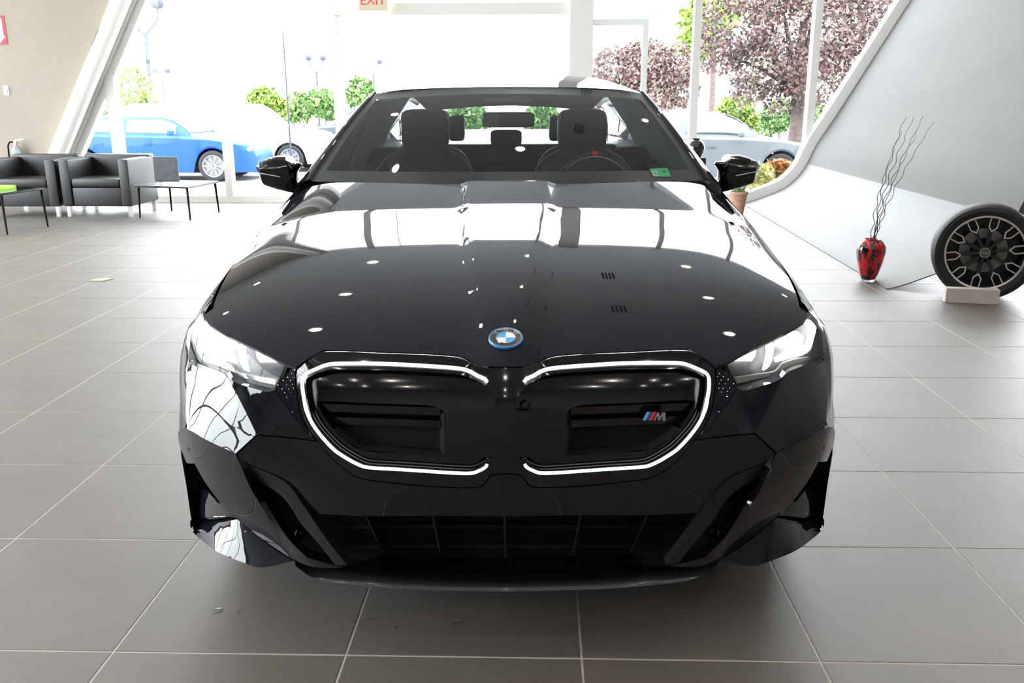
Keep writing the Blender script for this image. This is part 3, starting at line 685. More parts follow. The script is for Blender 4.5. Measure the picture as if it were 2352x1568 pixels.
# ---- body sides
Bi_x = np.linspace(0, .95, 400); Bi_y = Bx(Bi_x)
def Wy(y, z):
    yy = y-float(Vz(z)); x = float(np.interp(yy, Bi_y, Bi_x)); 
    return x
def side_sec(y):
    """top edge -> shoulder -> widest -> sill"""
    ev = pchip([.3, .6, 1.0, 1.62, 1.9, 3.0, 4.2, 4.7, 5.03], [.80, .83, .875, .895, .895, .89, .87, .83, .70])
    zv = pchip([.3, .6, 1.0, 1.62, 1.9, 3.0, 4.2, 4.7, 5.03], [.825, .868, .905, .985, 1.03, 1.05, 1.06, 1.02, .95])
    wv = pchip([.26, .36, .52, .9, 1.2, 2.2, 3.4, 3.9, 4.5, 4.85, 5.05], [.845, .895, .925, .945, .94, .93, .945, .95, .92, .84, .70])
    xt, zt, wd = float(ev(y)), float(zv(y)), float(wv(y))
    if y < 1.62: xt = float(Xe(y))+.002; zt = float(Hs(xt-.004, y))-.004
    zb = .20
    for yc in (.93, 3.93):
        if abs(y-yc) < .385: zb = max(zb, .355+math.sqrt(.385**2-(y-yc)**2))
    zb = min(zb, zt-.06)
    out = []
    for t in np.linspace(0, 1, 15):
        # shoulder from (xt,zt) rounding to (wd, .68), then down
        zz = zt+(zb-zt)*t; s_ = np.clip((zt-zz)/(zt-.66), 0, 1)
        xx = xt+(wd-xt)*math.sin(s_*PI/2)**0.75
        if zz < .5: xx -= .05*((.5-zz)/.3)**2
        out.append((-xx, y, zz))
    return out
_edge = [solve(u, v, 'F', o_) for u, v, o_ in ((466, 733, .046), (450, 736, .046), (437, 758, .046), (432, 791, .046), (432, 814, .046), (433, 830, .047), (431, 860, .040), (428, 900, .012), (427, 950, -.020), (428, 984, -.046), (412, 1000, -.032), (414, 1050, -.012), (425, 1110, .004), (437, 1193, .024), (440, 1214, .035), (456, 1236, .03))]
_edge = np.array(sorted(_edge, key=lambda p: p[2]))
def edge_row():
    zt_ = _edge[-1][2]; zs = np.linspace(zt_, _edge[0][2], 15); return [(float(np.interp(z_, _edge[:, 2], _edge[:, 0]))+.002, float(np.interp(z_, _edge[:, 2], _edge[:, 1]))+.002, z_) for z_ in zs]
def fender():
    e = edge_row(); f0 = side_sec(.44); rows = [e]
    for k in (.25, .5, .75): rows.append([tuple(np.array(p)*(1-k)+np.array(q_)*k+np.array([-.012*math.sin(PI*k), 0, 0])) for p, q_ in zip(e, f0)])
    return MB().grid(rows+[side_sec(y) for y in np.linspace(.44, 1.60, 56)])
def side(y0, y1, n):
    return lambda: MB().grid([side_sec(y) for y in np.linspace(y0, y1, n)])
both_parts('front_fender', fender, PAINT)
FD = both_parts('front_door', side(1.606, 2.85, 12), PAINT); RD = both_parts('rear_door', side(2.856, 3.75, 14), PAINT); both_parts('rear_fender', side(3.756, 5.03, 40), PAINT)
for D_, yy in ((FD, 2.6), (RD, 3.5)):
    for o, g in zip(both_parts('door_handle', lambda: MB().box(-.958, -.925, yy-.11, yy+.11, .83, .86), PAINT, bevel=.006), D_): o.parent = g
def wheel():
    mb = MB(); return mb.lathe([(.24, -.12), (.30, -.125), (.335, -.11), (.35, -.07), (.352, 0), (.35, .07), (.335, .11), (.30, .125), (.24, .12)], 40, (-.80, 0, 0), 'x')
for yc in (.93, 3.93):
    def wb(yc=yc):
        m_ = wheel(); m_.v = [(x, y+yc, z+.352) for x, y, z in m_.v]; return m_
    WL = both_parts('wheel', wb, RUBBER)
    def rm(yc=yc):
        m_ = MB().lathe([(.245, -.10), (.25, -.122), (.235, -.12), (.225, -.06), (.0, -.055)], 36, (-.80, yc, .352), 'x')
        for k in range(5):
            a = 2*PI*k/5; c, s_ = math.cos(a), math.sin(a)
            m_.bar((-.91, yc+.03*c, .352+.03*s_), (-.915, yc+.235*c, .352+.235*s_), .05, .02, (1, 0, 0))
        return m_.cyl((-.92, yc, .352), (-.86, yc, .352), .05, n=20)
    for o, g in zip(both_parts('rim', rm, DARKMET), WL): o.parent = g
part('underbody', MB().box(-.62, .62, .35, 4.75, .17, .50).box(-.9, .9, 1.45, 3.4, .19, .45), MATTE, CAR)
# tail: boot lid, rear bumper
def tail():
    rows = []
    for y, z, xw in ((3.95, 1.10, .80), (4.3, 1.16, .80), (4.7, 1.185, .78), (5.0, 1.15, .70), (5.04, .95, .70), (5.05, .7, .70), (5.03, .3, .68), (4.9, .2, .68)):
        rows.append([(xw*s_*1.05, y-.02*s_*s_, z-.05*s_**4*(1 if z > 1 else 0)) for s_ in np.linspace(-1, 1, 15)])
    return MB().grid(rows)
part('boot_lid', tail(), PAINT, CAR, 50)

# ---- windscreen, roof, pillars
bl, tl = U(711, 414, 1.76), U(860, 213, 2.34); bc = U(1163, 423, 1.50); tc_ = U(1163, 199, 2.27)
def ws(s_, t):
    b = np.array([bl[0]*-s_, bc[1]+(bl[1]-bc[1])*abs(s_)**2.2, bc[2]+(bl[2]-bc[2])*s_*s_]); 
    a = np.array([tl[0]*-s_, tc_[1]+(tl[1]-tc_[1])*s_*s_, tc_[2]+(tl[2]-tc_[2])*s_*s_]); p = b+(a-b)*t
    bu = .030*math.sin(PI*t)*(1-.4*s_*s_); return p+np.array([0, -bu*.45, bu*.9])
part('windshield', MB().grid([[ws(s_, t) for t in np.linspace(0, 1, 14)] for s_ in np.linspace(-1, 1, 31)]), WSHIELD, CAR, 60)
# black printed border inside the glass
FR = mat('glass_border_print', (0.006, 0.006, 0.008), 0.4)
def border():
    mb = MB()
    def s3(a, b): 
        p = ws(*a); q_ = ws(*b); e = np.array([0, .006, -.004]); return p+e, q_+e
    for rng in (0, 1, 2):
        rows = []
        if rng == 0: rows = [list(s3((s_, 0), (s_, .10))) for s_ in np.linspace(-1, 1, 31)]
        if rng == 1: rows = [list(s3((s_, .90), (s_, 1))) for s_ in np.linspace(-1, 1, 31)]
        if rng == 2:
            for sd in (-1, 1): mb.grid([list(s3((sd, t), (sd*.945, t))) for t in np.linspace(0, 1, 14)])
            continue
        mb.grid(rows)
    return mb
part('glass_border', border(), FR, CAR.children[[c.name for c in CAR.children].index('windshield')], 60)
def roof_z(y): return float(pchip([2.27, 2.5, 2.9, 3.2, 3.7, 4.2], [tc_[2], tc_[2]+.042, 1.520, 1.527, 1.508, 1.45])(y))
def roof_w(y): return float(pchip([2.2, 2.6, 3.2, 3.8, 4.2], [-tl[0], .615, .62, .59, .55])(y))
rows = []
for k, t in enumerate(np.linspace(0, 1, 30)):
    row = []
    for s_ in np.linspace(-1, 1, 31):
        y0 = tc_[1]+(tl[1]-tc_[1])*s_*s_; y = y0+(4.15-.10*s_*s_-y0)*t; z0 = roof_z(y)-(.030+.012*t)*s_*s_-.05*abs(s_)**9*min(1, .3+t*3)
        row.append((roof_w(y)*s_, y, z0))
    rows.append(row)
part('roof', MB().grid(rows), PAINT, CAR, 50)
def pillar():
    rows = []
    for t in np.linspace(0, 1, 14):
        p = ws(-1, t); o1 = np.array([-.022, .012, -.004]); o2 = np.array([-.040-.02*(1-t), .06, -.02]); o3 = np.array([-.03, .12, -.03])
        rows.append([p+[0.012, -.002, .002], p+[0, -.004, .004], p+o1, p+o2, p+o3])
    return MB().grid(rows)
both_parts('windshield_pillar', pillar, PAINT, smooth=50)
# roof rail / door frames and side glass
belt = lambda y: (float(pchip([1.7, 2.2, 3.0, 4.1], [.885, .89, .885, .86])(y)), float(pchip([1.7, 2.2, 3.0, 4.1], [1.035, 1.04, 1.05, 1.065])(y)))
def glass_side(y0, y1):
    def f():
        rows = []
        for y in np.linspace(y0, y1, 12):
            bx, bz = belt(y); rx = roof_w(max(y, 2.34))+.035; rz_ = roof_z(max(y, 2.34))-.10
            if y < 2.42: k = (y-1.78)/(2.42-1.78); p = ws(-1, max(0, min(1, k))); rx = -p[0]+.05; rz_ = p[2]-.03
            rows.append([(-bx, y, bz), (-(bx*.5+rx*.5)-.012, y, (bz+rz_)/2), (-rx, y, rz_)])
        return MB().grid(rows)
    return f
SG = both_parts('side_window', glass_side(1.78, 2.80), glass('dark_side_glass', (0.05, 0.06, 0.065), 1.5), FD); both_parts('side_window', glass_side(2.90, 3.95), glass('rear_side_glass', (0.16, 0.18, 0.19), 1.5), RD)
def rail():
    rows = []
    for y in np.linspace(2.36, 4.1, 20):
        rx, rz_ = roof_w(y), roof_z(y); rows.append([(-rx+.01, y, rz_-.075), (-rx-.02, y, rz_-.085), (-rx-.04, y, rz_-.11), (-rx-.025, y, rz_-.12)])
    return MB().grid(rows)
def blind(y0, y1):
    def f():
        rows = []
        for y in np.linspace(y0, y1, 14):
            bx, bz = belt(y); rx = roof_w(max(y, 2.34))+.035; rz_ = roof_z(max(y, 2.34))-.10
            if y < 2.42: k = (y-1.78)/(2.42-1.78); p = ws(-1, max(0, min(1, k))); rx = -p[0]+.05; rz_ = p[2]-.03
            rows.append([(-bx+.02, y, bz-.05), (-(bx*.5+rx*.5)+.008, y, (bz+rz_)/2), (-rx+.02, y, rz_+.02)])
        return MB().grid(rows)
    return f
both_parts('window_blind', blind(1.70, 2.84), mat('dark_sheet_matte', (.02, .022, .025), .9), FD); both_parts('window_blind', blind(2.85, 3.80), mat('dark_sheet_matte', (.02, .022, .025), .9), RD)  # added matte sheets behind the side glass, blocking the bright view through it
both_parts('roof_rail', rail, PAINT, smooth=60)
def bpil(y0, y1):
    def f():
        a, b = belt(y0), belt(y1); return MB().grid([[(-a[0]+.004, y0, a[1]), (-(roof_w(y0)+.03), y0+.02, roof_z(y0)-.10)], [(-b[0]+.004, y1, b[1]), (-(roof_w(y1)+.03), y1+.02, roof_z(y1)-.10)]])
    return f
both_parts('door_pillar', bpil(2.79, 2.92), GLOSS, smooth=None)
def cpil():
    rows = []
    for t in np.linspace(0, 1, 8): rows.append([(-.88+.28*t, 3.92+.02*t, 1.06+.34*t), (-.80+.22*t, 4.45-.28*t, 1.11+.30*t)])
    return MB().grid(rows)
both_parts('rear_pillar', cpil, PAINT)
part('rear_window', MB().grid([[(.70*s_*(1-.2*t), 4.62-.5*t-.04*s_*s_, 1.16+.26*t) for t in np.linspace(0, 1, 6)] for s_ in np.linspace(-1, 1, 15)]), glass('rear_glass', (0.8, 0.86, 0.85), 1.45), CAR, 60)
part('cowl', MB().grid([[(s_*.80, 1.44+.22*abs(s_)**2.2, 1.02-.015*s_*s_), (s_*.80, 1.56+.22*abs(s_)**2.2, 1.055-.02*s_*s_)] for s_ in np.linspace(-1, 1, 21)]), MATTE, CAR)

# ---- door mirrors
def mirror_body():
    # sections across (x) from the inner arm to the outer tip, outline traced in front view at depth y
    Y0 = 1.86; mb = MB()
    up = [(690, 373), (672, 372), (662, 357), (640, 357), (620, 362), (604, 370), (592, 381), (589, 386)]
    lo = [(690, 379), (680, 396), (681, 425), (668, 443), (640, 436), (612, 427), (598, 405), (589, 389)]
    rows = []
    for (a, b) in zip(up, lo):
        T, B_ = U(*a, Y0+.10), U(*b, Y0+.06); row = []
        H = T[2]-B_[2]; M_ = (T+B_)/2; dep = min(.105, H*1.1)
        for k in range(17):
            an = 2*PI*k/16; cy, sy = math.cos(an), math.sin(an)
            yy = Y0+.09-dep*math.copysign(abs(cy)**.6, cy)*(.75 if cy > 0 else .8); zz = M_[2]+H/2*math.copysign(abs(sy)**.55, sy)
            xx = M_[0]+(T[0]-B_[0])/2*sy; row.append((xx, yy, zz))
        rows.append(row)
    mb.grid(rows); n = 17
    for r in (0, len(rows)-1): mb.add(rows[r][:-1], [tuple(range(16)) if r else tuple(range(15, -1, -1))])
    return mb
MR = both_parts('door_mirror', mirror_body, GLOSS, smooth=50)
def m_strip(): return MB().tube([U(594, 397, 1.845), U(615, 401, 1.83), U(643, 406, 1.83)], .0022, 6)
for o, g in zip(both_parts('turn_signal', m_strip, mat('indicator_grey', (0.42, 0.42, 0.44), 0.3)), MR): o.parent = g
for o, g in zip(both_parts('mirror_arm', lambda: MB().tube([U(672, 432, 1.93), U(690, 430, 1.97), U(712, 432, 2.02)], [.022, .022, .028], 10), GLOSS), MR): o.parent = g
for o, g in zip(both_parts('mirror_glass', lambda: MB().box(-1.04, -.94, 2.03, 2.035, 1.03, 1.12), CHROME, smooth=None), MR): o.parent = g

# ---- cabin
SEAT = mat('grey_seat_leather', (0.11, 0.112, 0.115), 0.5, 0, 0.4, bump=0.1, bscale=250)
PIPE = mat('pale_piping', (0.45, 0.45, 0.46), 0.5)
HEADL = mat('headliner_cloth', (0.06, 0.062, 0.066), 0.9); DASH = mat('dashboard_soft', (0.014, 0.014, 0.016), 0.6, bump=.1, bscale=200)
def prb(u0, v0, u1, v1, y, t, e=.35):
    a, b = U(u0, v1, y), U(u1, v0, y); return MB().sup(((a[0]+b[0])/2, y+t/2, (a[2]+b[2])/2), ((b[0]-a[0])/2, t/2, (b[2]-a[2])/2), e)
for hu in ((921, 1029), (1281, 1398)):
    c = (hu[0]+hu[1])/2; cs = 1 if c < 1163 else -1
    sb = MB(); P0 = U(c, 352, 2.74); sb.sup((P0[0], 2.86, .86), (.25, .09, .30), .55); sb.sup((P0[0], 2.45, .55), (.25, .30, .10), .4)
    st = part('front_seat', sb, SEAT, CAR, 60)
    part('headrest', prb(hu[0], 250, hu[1], 345, 2.78, .13, .42), SEAT, st, 60)
    ar = [U(c+(hu[1]-hu[0])*.5*s_*(1.55), 0, 2.7) for s_ in (-1, 1)]
    for s_ in (-1, 1):
        part('piping', MB().tube([U(c+s_*54, 343, 2.74), U(c+s_*88, 362, 2.73), U(c+s_*108, 388, 2.72), U(c+s_*118, 420, 2.72)], .004, 6), PIPE, st)
        part('headrest_seam', MB().tube([U(c+s_*50, 258, 2.775), U(c+s_*56, 285, 2.775), U(c+s_*56, 325, 2.775)], .003, 6), PIPE, st)
both_parts('cabin_side_trim', lambda: MB().box(-.86, -.64, 3.45, 4.5, .5, 1.12), SEAT, bevel=.02)
RB = part('rear_bench', MB().box(-.66, .66, 3.55, 3.72, .45, 1.13), SEAT, CAR, bevel=.03)
for a in ((1029, 265, 1066, 325), (1261, 265, 1297, 325), (1126, 298, 1199, 335)): part('headrest', prb(*a, 3.55, .12, .4), SEAT, RB, 60)
part('parcel_shelf', MB().box(-.66, .66, 3.72, 4.45, 1.07, 1.10), HEADL, CAR)
part('headliner', MB().grid([[(x-.04*x, y, z-.035) for x, y, z in r] for r in rows_roof]) if 'rows_roof' in globals() else MB().grid([[(roof_w(y)*.97*s_, y, roof_z(y)-.045-.035*s_*s_-.055*max(0, min(1, (y-3.3)/.8))) for s_ in np.linspace(-1, 1, 11)] for y in np.linspace(2.36, 4.18, 14)]), HEADL, CAR, 60)
part('dashboard', MB().grid([[(s_*.80, y, z-.02*s_*s_) for y, z in ((1.62+.1*s_*s_, 1.05), (1.85, 1.045), (2.1, 1.03), (2.17, 1.0), (2.18, .75))] for s_ in np.linspace(-1, 1, 13)]), DASH, CAR, 40)
part('curved_display', MB().box(-.12, .62, 2.06, 2.085, 1.0, 1.075), GLOSS, CAR, bevel=.008)
both_parts('door_trim', lambda: MB().box(-.86, -.80, 1.9, 3.6, .5, 1.04), DASH, bevel=.02)
swc = U(1367, 425, 2.30); R_ = .185
sw = part('steering_wheel', MB().tube([(swc[0]+R_*math.cos(a), swc[1]+.06*math.sin(a), swc[2]-.03+R_*.93*math.sin(a)) for a in np.linspace(0, 2*PI, 48)], .014, 10), LEATHER, CAR, 60)
part('wheel_marker', MB().tube([(swc[0]+R_*math.cos(a), swc[1]+.06*math.sin(a), swc[2]-.03+R_*.93*math.sin(a)) for a in np.linspace(PI/2-.06, PI/2+.06, 6)], .0155, 10), mat('red_stitch', (0.7, 0.03, 0.02), .5), sw)
part('wheel_hub', MB().sup((swc[0], swc[1]-.02, swc[2]-.03), (.08, .03, .06), .5), LEATHER, sw)
part('wheel_trim', MB().tube([(swc[0]+(R_-.012)*math.cos(a), swc[1]-.012+.06*math.sin(a), swc[2]-.03+(R_-.012)*.93*math.sin(a)) for a in np.linspace(.25, PI-.25, 24)], .004, 6), CHROME, sw)
mi = part('rear_view_mirror', prb(1107, 257, 1228, 293, 2.33, .03, .3), GLOSS, CAR, 60)
a_, b_ = U(1110, 290, 2.327), U(1146, 261, 2.327)
part('mirror_reflector', MB().box(a_[0], b_[0], 2.327, 2.3275, a_[2], b_[2]), DARKMET, mi)
part('sensor_housing', MB().grid([[np.array(ws(s_, t))+np.array([0, .008+.05*math.sin(PI*(s_+.155)/.31)*math.sin(PI*min(1, (1.02-t)/.22)), -.008]) for t in np.linspace(.80, 1.0, 8)] for s_ in np.linspace(-.155, .155, 10)]), MATTE, CAR, 60)
# inspection sticker inside the glass
st_ = [U(1492, 385, 0), ]
def stk(u, v):
    d = lray(u, v); best = None
    for s_ in np.linspace(.6, 1, 81):
        for t in np.linspace(0, .2, 41):
            p = ws(s_, t); 
            k = (p[1]-LO[1])/d[1]; e = np.linalg.norm(LO+d*k-p)
            if best is None or e < best[0]: best = (e, p)
    return best[1]+np.array([0, .004, -.002])
SA, SB, SC, SD = stk(1501, 405), stk(1541, 404), stk(1533, 384), stk(1492, 386)
STK = part('inspection_sticker', MB().add([SA, SB, SC, SD]+[p+np.array([0, .001, 0]) for p in (SA, SB, SC, SD)], [(0, 1, 2, 3), (7, 6, 5, 4), (0, 4, 5, 1), (1, 5, 6, 2), (2, 6, 7, 3), (3, 7, 4, 0)]), mat('sticker_green', (0.03, 0.55, 0.20), .5, emit=None), CAR)
sx_ = (SB-SA)/np.linalg.norm(SB-SA); sup_ = (SD-SA); sup_ = sup_-sx_*np.dot(sup_, sx_); sup_ /= np.linalg.norm(sup_); sn_ = np.cross(sx_, sup_)
def stm(a, b): 
    c = SA+(SB-SA)*a+(SD-SA)*b-np.array([0, .0015, 0]); return Matrix(((sx_[0], sup_[0], sn_[0], c[0]), (sx_[1], sup_[1], sn_[1], c[1]), (sx_[2], sup_[2], sn_[2], c[2]), (0, 0, 0, 1)))
def sq(a0, a1, b0, b1, e): return MB().add([SA+(SB-SA)*a+(SD-SA)*b-np.array([0, e, 0]) for a, b in ((a0, b0), (a1, b0), (a1, b1), (a0, b1))], [(0, 1, 2, 3)])
part('sticker_month', sq(.06, .34, .1, .72, .0008), EWH, STK)
INK = mat('sticker_ink', (0.02, 0.03, 0.03), .6)
place_text('6', 'sticker_number', INK, STK, .030, .0002, stm(.2, .42)); place_text('26', 'sticker_number', INK, STK, .022, .0002, stm(.74, .72))

# ================================================================== FURNITURE
CHROMEL = mat('brushed_chair_leg', (0.42, 0.41, 0.39), 0.3, 0.9)
def armchair(name, label, loc, rz):
    t = thing(name, label, 'armchair', loc, rz, 'black leather club chairs')
    W, D_, Hh = .88, .78, .735
    for s_ in (-1, 1): part('armrest', MB().box(s_*W/2-(.13 if s_ > 0 else 0), s_*W/2+(.13 if s_ < 0 else 0), 0, D_, .13, Hh-.03), LEATHER, t, 40, bevel=.025)
    part('backrest', MB().box(-W/2+.005, W/2-.005, D_-.16, D_, .13, Hh), LEATHER, t, 40, bevel=.03)
    part('seat_base', MB().box(-W/2+.13, W/2-.13, .02, D_-.16, .13, .36), LEATHER, t, 40, bevel=.012)
    part('seat_cushion', MB().box(-W/2+.135, W/2-.135, .01, D_-.165, .365, .47), LEATHER, t, 40, bevel=.03)
    for x in (-W/2+.05, W/2-.05):
        for y in (.05, D_-.05): part('leg', MB().box(x-.022, x+.022, y-.022, y+.022, 0, .13), CHROMEL, t)
    return t
armchair('armchair', 'black leather club chair on the right, beside the low glass side table', (-5.46, 10.96, 0), math.radians(-1))
armchair('armchair', 'black leather club chair partly cut off by the left picture edge', (-6.37, 10.94, 0), math.radians(1))
def side_table(name, label, legs, zt, c, mtop):
    t = thing(name, label, 'side table', (c[0], c[1], 0), 0, 'low side tables')
    xs = [p[0]-c[0] for p in legs]; ys_ = [p[1]-c[1] for p in legs]
    cs = list(zip(xs, ys_))
    part('table_top', MB().prism(cs, lambda a, b, z: (a*1.06, b*1.06, z), zt-.025, zt), mtop, t, bevel=.003)
    for x, y in cs: part('leg', MB().cyl((x, y, 0), (x*.96, y*.96, zt-.025), .010, .016, 10), MATTE, t, 40)
    return t
TOPB = mat('black_glass_top', (0.01, 0.012, 0.014), 0.06, 0, 0.5)
t1 = [(-4.91, 10.89), (-4.206, 10.69), (-4.12, 11.45), (-4.80, 11.60)]
side_table('side_table', 'low black side table with four thin legs in front of the window', t1, .40, (-4.51, 11.16), TOPB)
t2 = [(-5.72, 9.42), (-5.62, 10.06), (-6.35, 10.16), (-6.45, 9.52)]
side_table('side_table', 'low black side table with thin legs at the left picture edge', t2, .45, (-6.03, 9.79), TOPB)
bh = thing('brochure_holder', 'clear holder with a dark brochure standing on the low side table', 'brochure', (-4.56, 10.98, .40), math.radians(-3))
part('brochure', MB().box(-.155, .155, -.004, .004, .03, .335), mat('brochure_print', (0.03, 0.035, 0.045), .3, noise=.5, nscale=12), bh)
part('acrylic_pocket', MB().box(-.165, .165, -.014, -.010, 0, .12).box(-.165, .165, -.014, .06, 0, .006), glass('acrylic', (.9, .92, .92), 1.45), bh)
mg = tag(part('magazine', MB().box(-.15, .15, -.11, .11, 0, .035), mat('magazine_green', (0.30, 0.55, 0.05), .5, noise=.3, nscale=20), bevel=.003), 'green-edged magazine stack on the table at the left picture edge', 'magazine'); mg.location = (-6.02, 9.86, .45)
fc = tag(part('floor_card', MB().prism([(-.075, -.05), (.045, -.05), (.085, .05), (-.03, .05)], lambda a, b, t: (a, b, t), 0.0008, .006), mat('kraft_card', (0.55, 0.42, 0.20), .7, noise=.2, nscale=40)), 'small tan card lying on the tile floor left of the car', 'card'); fc.location = tuple(on_z(231, 643))
# fire extinguisher on the wall, wall plate, arrow sign
pe = on_y(36, 345, YW-.22)
fe = thing('fire_extinguisher', 'fire extinguisher with black hose hanging above the armchairs', 'extinguisher', (pe[0], YW-.20, pe[2]-.30))
part('cylinder', MB().lathe([(0, 0), (.065, 0), (.07, .02), (.07, .28), (.055, .33), (.025, .36), (.02, .38)], 24), mat('extinguisher_steel', (.45, .38, .36), .3, .7), fe, 40)
part('label_panel', MB().grid([[(.072*math.sin(a), -.072*math.cos(a), z) for z in (.10, .32)] for a in np.linspace(-.5, .9, 10)]), mat('extinguisher_label', (.35, .58, .66), .5), fe, 60)
part('valve', MB().box(-.02, .02, -.02, .02, .38, .42).bar((-.01, 0, .43), (.12, 0, .45), .02, .012), mat('valve_metal', (.55, .54, .52), .35, .8), fe)
part('hose', MB().tube([(-.02, -.01, .41), (-.07, -.02, .41), (-.10, -.02, .36), (-.105, -.02, .2), (-.10, -.02, .06)], .012, 8), MATTE, fe, 60)
pw = on_y(15, 208, YW-.10); wsw = thing('wall_switch', 'small pale switch plate on the beige wall', 'switch', (pw[0], YW-.10, pw[2]))
part('plate', MB().box(-.04, .04, -.008, 0, -.065, .065), mat('switch_plate', (.62, .60, .56), .4), wsw, bevel=.003)
part('rocker', MB().box(-.015, .015, -.014, -.008, -.03, .03), WHITEM, wsw, bevel=.002)
ps = on_y(-3, 69, YW-.10); sg = thing('arrow_sign', 'red sign with a white down arrow cut by the left picture edge', 'sign', (ps[0], YW-.10, ps[2]))
part('sign_board', MB().box(-.10, .10, -.006, 0, -.185, .185), mat('sign_red', (.62, .02, .06), .5), sg)
part('arrow', MB().prism([(-.06, .15), (.06, .15), (.06, -.08), (.085, -.08), (0, -.165), (-.085, -.08), (-.06, -.08)], lambda a, b, t: (a, t, b), -.0075, -.006), EWH, sg)
RT = mat('sign_red', (.62, .02, .06))
place_text('EXTINGUISHER', 'sign_lettering', RT, sg, .038, .0004, Matrix.Translation((0, -.0085, .035)) @ Matrix.Rotation(-PI/2, 4, 'Y') @ Matrix.Rotation(PI/2, 4, 'X') if False else Matrix(((0, -1, 0, 0), (0, 0, -1, -.0085), (1, 0, 0, .03), (0, 0, 0, 1))))
# exit sign hanging in front of the door header
pxs = on_y(857, 2, YW-.25); es = thing('exit_sign', 'cream exit sign with red letters above the glass door', 'exit sign', (pxs[0], YW-.25, pxs[2]))
part('sign_box', MB().box(-.19, .19, -.025, .025, -.12, .12), mat('exit_cream', (.62, .56, .40), .5), es, bevel=.006)
place_text('EXIT', 'sign_lettering', mat('exit_red', (.75, .06, .10), .5), es, .165, .001, Matrix(((1, 0, 0, 0), (0, 0, -1, -.0265), (0, 1, 0, .0), (0, 0, 0, 1))))
part('hanger', MB().cyl((0, 0, .12), (0, 0, ZC-pxs[2]), .008, n=8), WHITEM, es)

# vase with twigs
VASE = bpy.data.materials.new('red_black_art_glass'); VASE.use_nodes = True
nt = VASE.node_tree; b_n = nt.nodes['Principled BSDF']; b_n.inputs['Roughness'].default_value = .05; b_n.inputs['Coat Weight'].default_value = .6
tcn = nt.nodes.new('ShaderNodeTexCoord'); mpn = nt.nodes.new('ShaderNodeMapping'); mpn.inputs['Scale'].default_value = (1, 1, .35); nn = nt.nodes.new('ShaderNodeTexNoise'); nn.inputs['Scale'].default_value = 26; nn.inputs['Detail'].default_value = 3
rp = nt.nodes.new('ShaderNodeValToRGB'); rp.color_ramp.elements[0].position = .44; rp.color_ramp.elements[0].color = (.012, .004, .008, 1); rp.color_ramp.elements[1].position = .56; rp.color_ramp.elements[1].color = (.55, .008, .02, 1)
nt.links.new(tcn.outputs['Object'], mpn.inputs[0]); nt.links.new(mpn.outputs[0], nn.inputs['Vector']); nt.links.new(nn.outputs['Fac'], rp.inputs[0]); nt.links.new(rp.outputs[0], b_n.inputs['Base Color'])
vl = on_z(1993, 645); va = thing('vase', 'red and black mottled glass vase on the floor', 'vase', tuple(vl))
part('vase_body', MB().lathe([(0, .018), (.052, .018), (.072, .06), (.098, .16), (.112, .24), (.108, .28), (.085, .315), (.058, .335), (.05, .33), (.045, .30), (.05, .1)], 36), VASE, va, 50)
part('vase_foot', MB().lathe([(0, 0), (.05, 0), (.054, .006), (.052, .018), (0, .018)], 32), mat('clear_glass_foot', (.9, .92, .93), .03, 0, .5, trans=.8), va, 50)
TW = mat('twig_bark', (.035, .014, .010), .8)
tw = thing('twig_bunch', 'bunch of thin curly dark twigs standing in the red vase', 'twigs', (vl[0], vl[1], .30))
for (ua, va_), ph in zip(((2080, 268), (2100, 266), (2122, 266), (2144, 280), (2070, 300), (2108, 300)), range(6)):
    P = on_y(ua, va_, vl[1]+.05*(ph-3)); p0 = np.array([vl[0]+.02*math.cos(ph), vl[1]+.02*math.sin(ph), .16]); pts = []
    for t in np.linspace(0, 1, 80):
        b = p0+(P-p0)*t; b[0] -= .05*math.sin(PI*t); k = .008*min(1, t*3)
        pts.append(tuple(b+np.array([k*math.sin(t*46+ph*1.7), k*math.cos(t*39+ph), 0])-np.array([vl[0], vl[1], .30])))
    part('twig', MB().tube(pts, list(np.linspace(.0036, .0014, 80)), 5), TW, tw, 60)

# display wheel on a white block
wc = on_y(2259, 576, 6.46); RW = .345
dw = thing('display_wheel', 'display wheel with black and silver ten-spoke rim standing by the grey wall', 'wheel', (wc[0], 6.46, wc[2]), math.radians(-20))
tz = [(.262, -.10), (.275, -.115), (.30, -.122), (.325, -.115), (.340, -.09), (.345, -.05), (.345, .05), (.340, .09), (.325, .115), (.30, .122), (.275, .115), (.262, .10)]
part('tyre', MB().lathe(tz, 56, (0, 0, 0), 'y'), RUBBER, dw, 30)
part('rim_barrel', MB().lathe([(.268, -.105), (.262, -.108), (.250, -.100), (.243, -.085), (.24, .09), (.0, .092)], 56, (0, 0, 0), 'y'), mat('rim_black', (.014, .014, .016), .3), dw, 30)
part('rim_ring', MB().lathe([(.250, -.1005), (.251, -.106), (.262, -.109), (.266, -.106)], 56, (0, 0, 0), 'y'), RIMSILV, dw, 40)
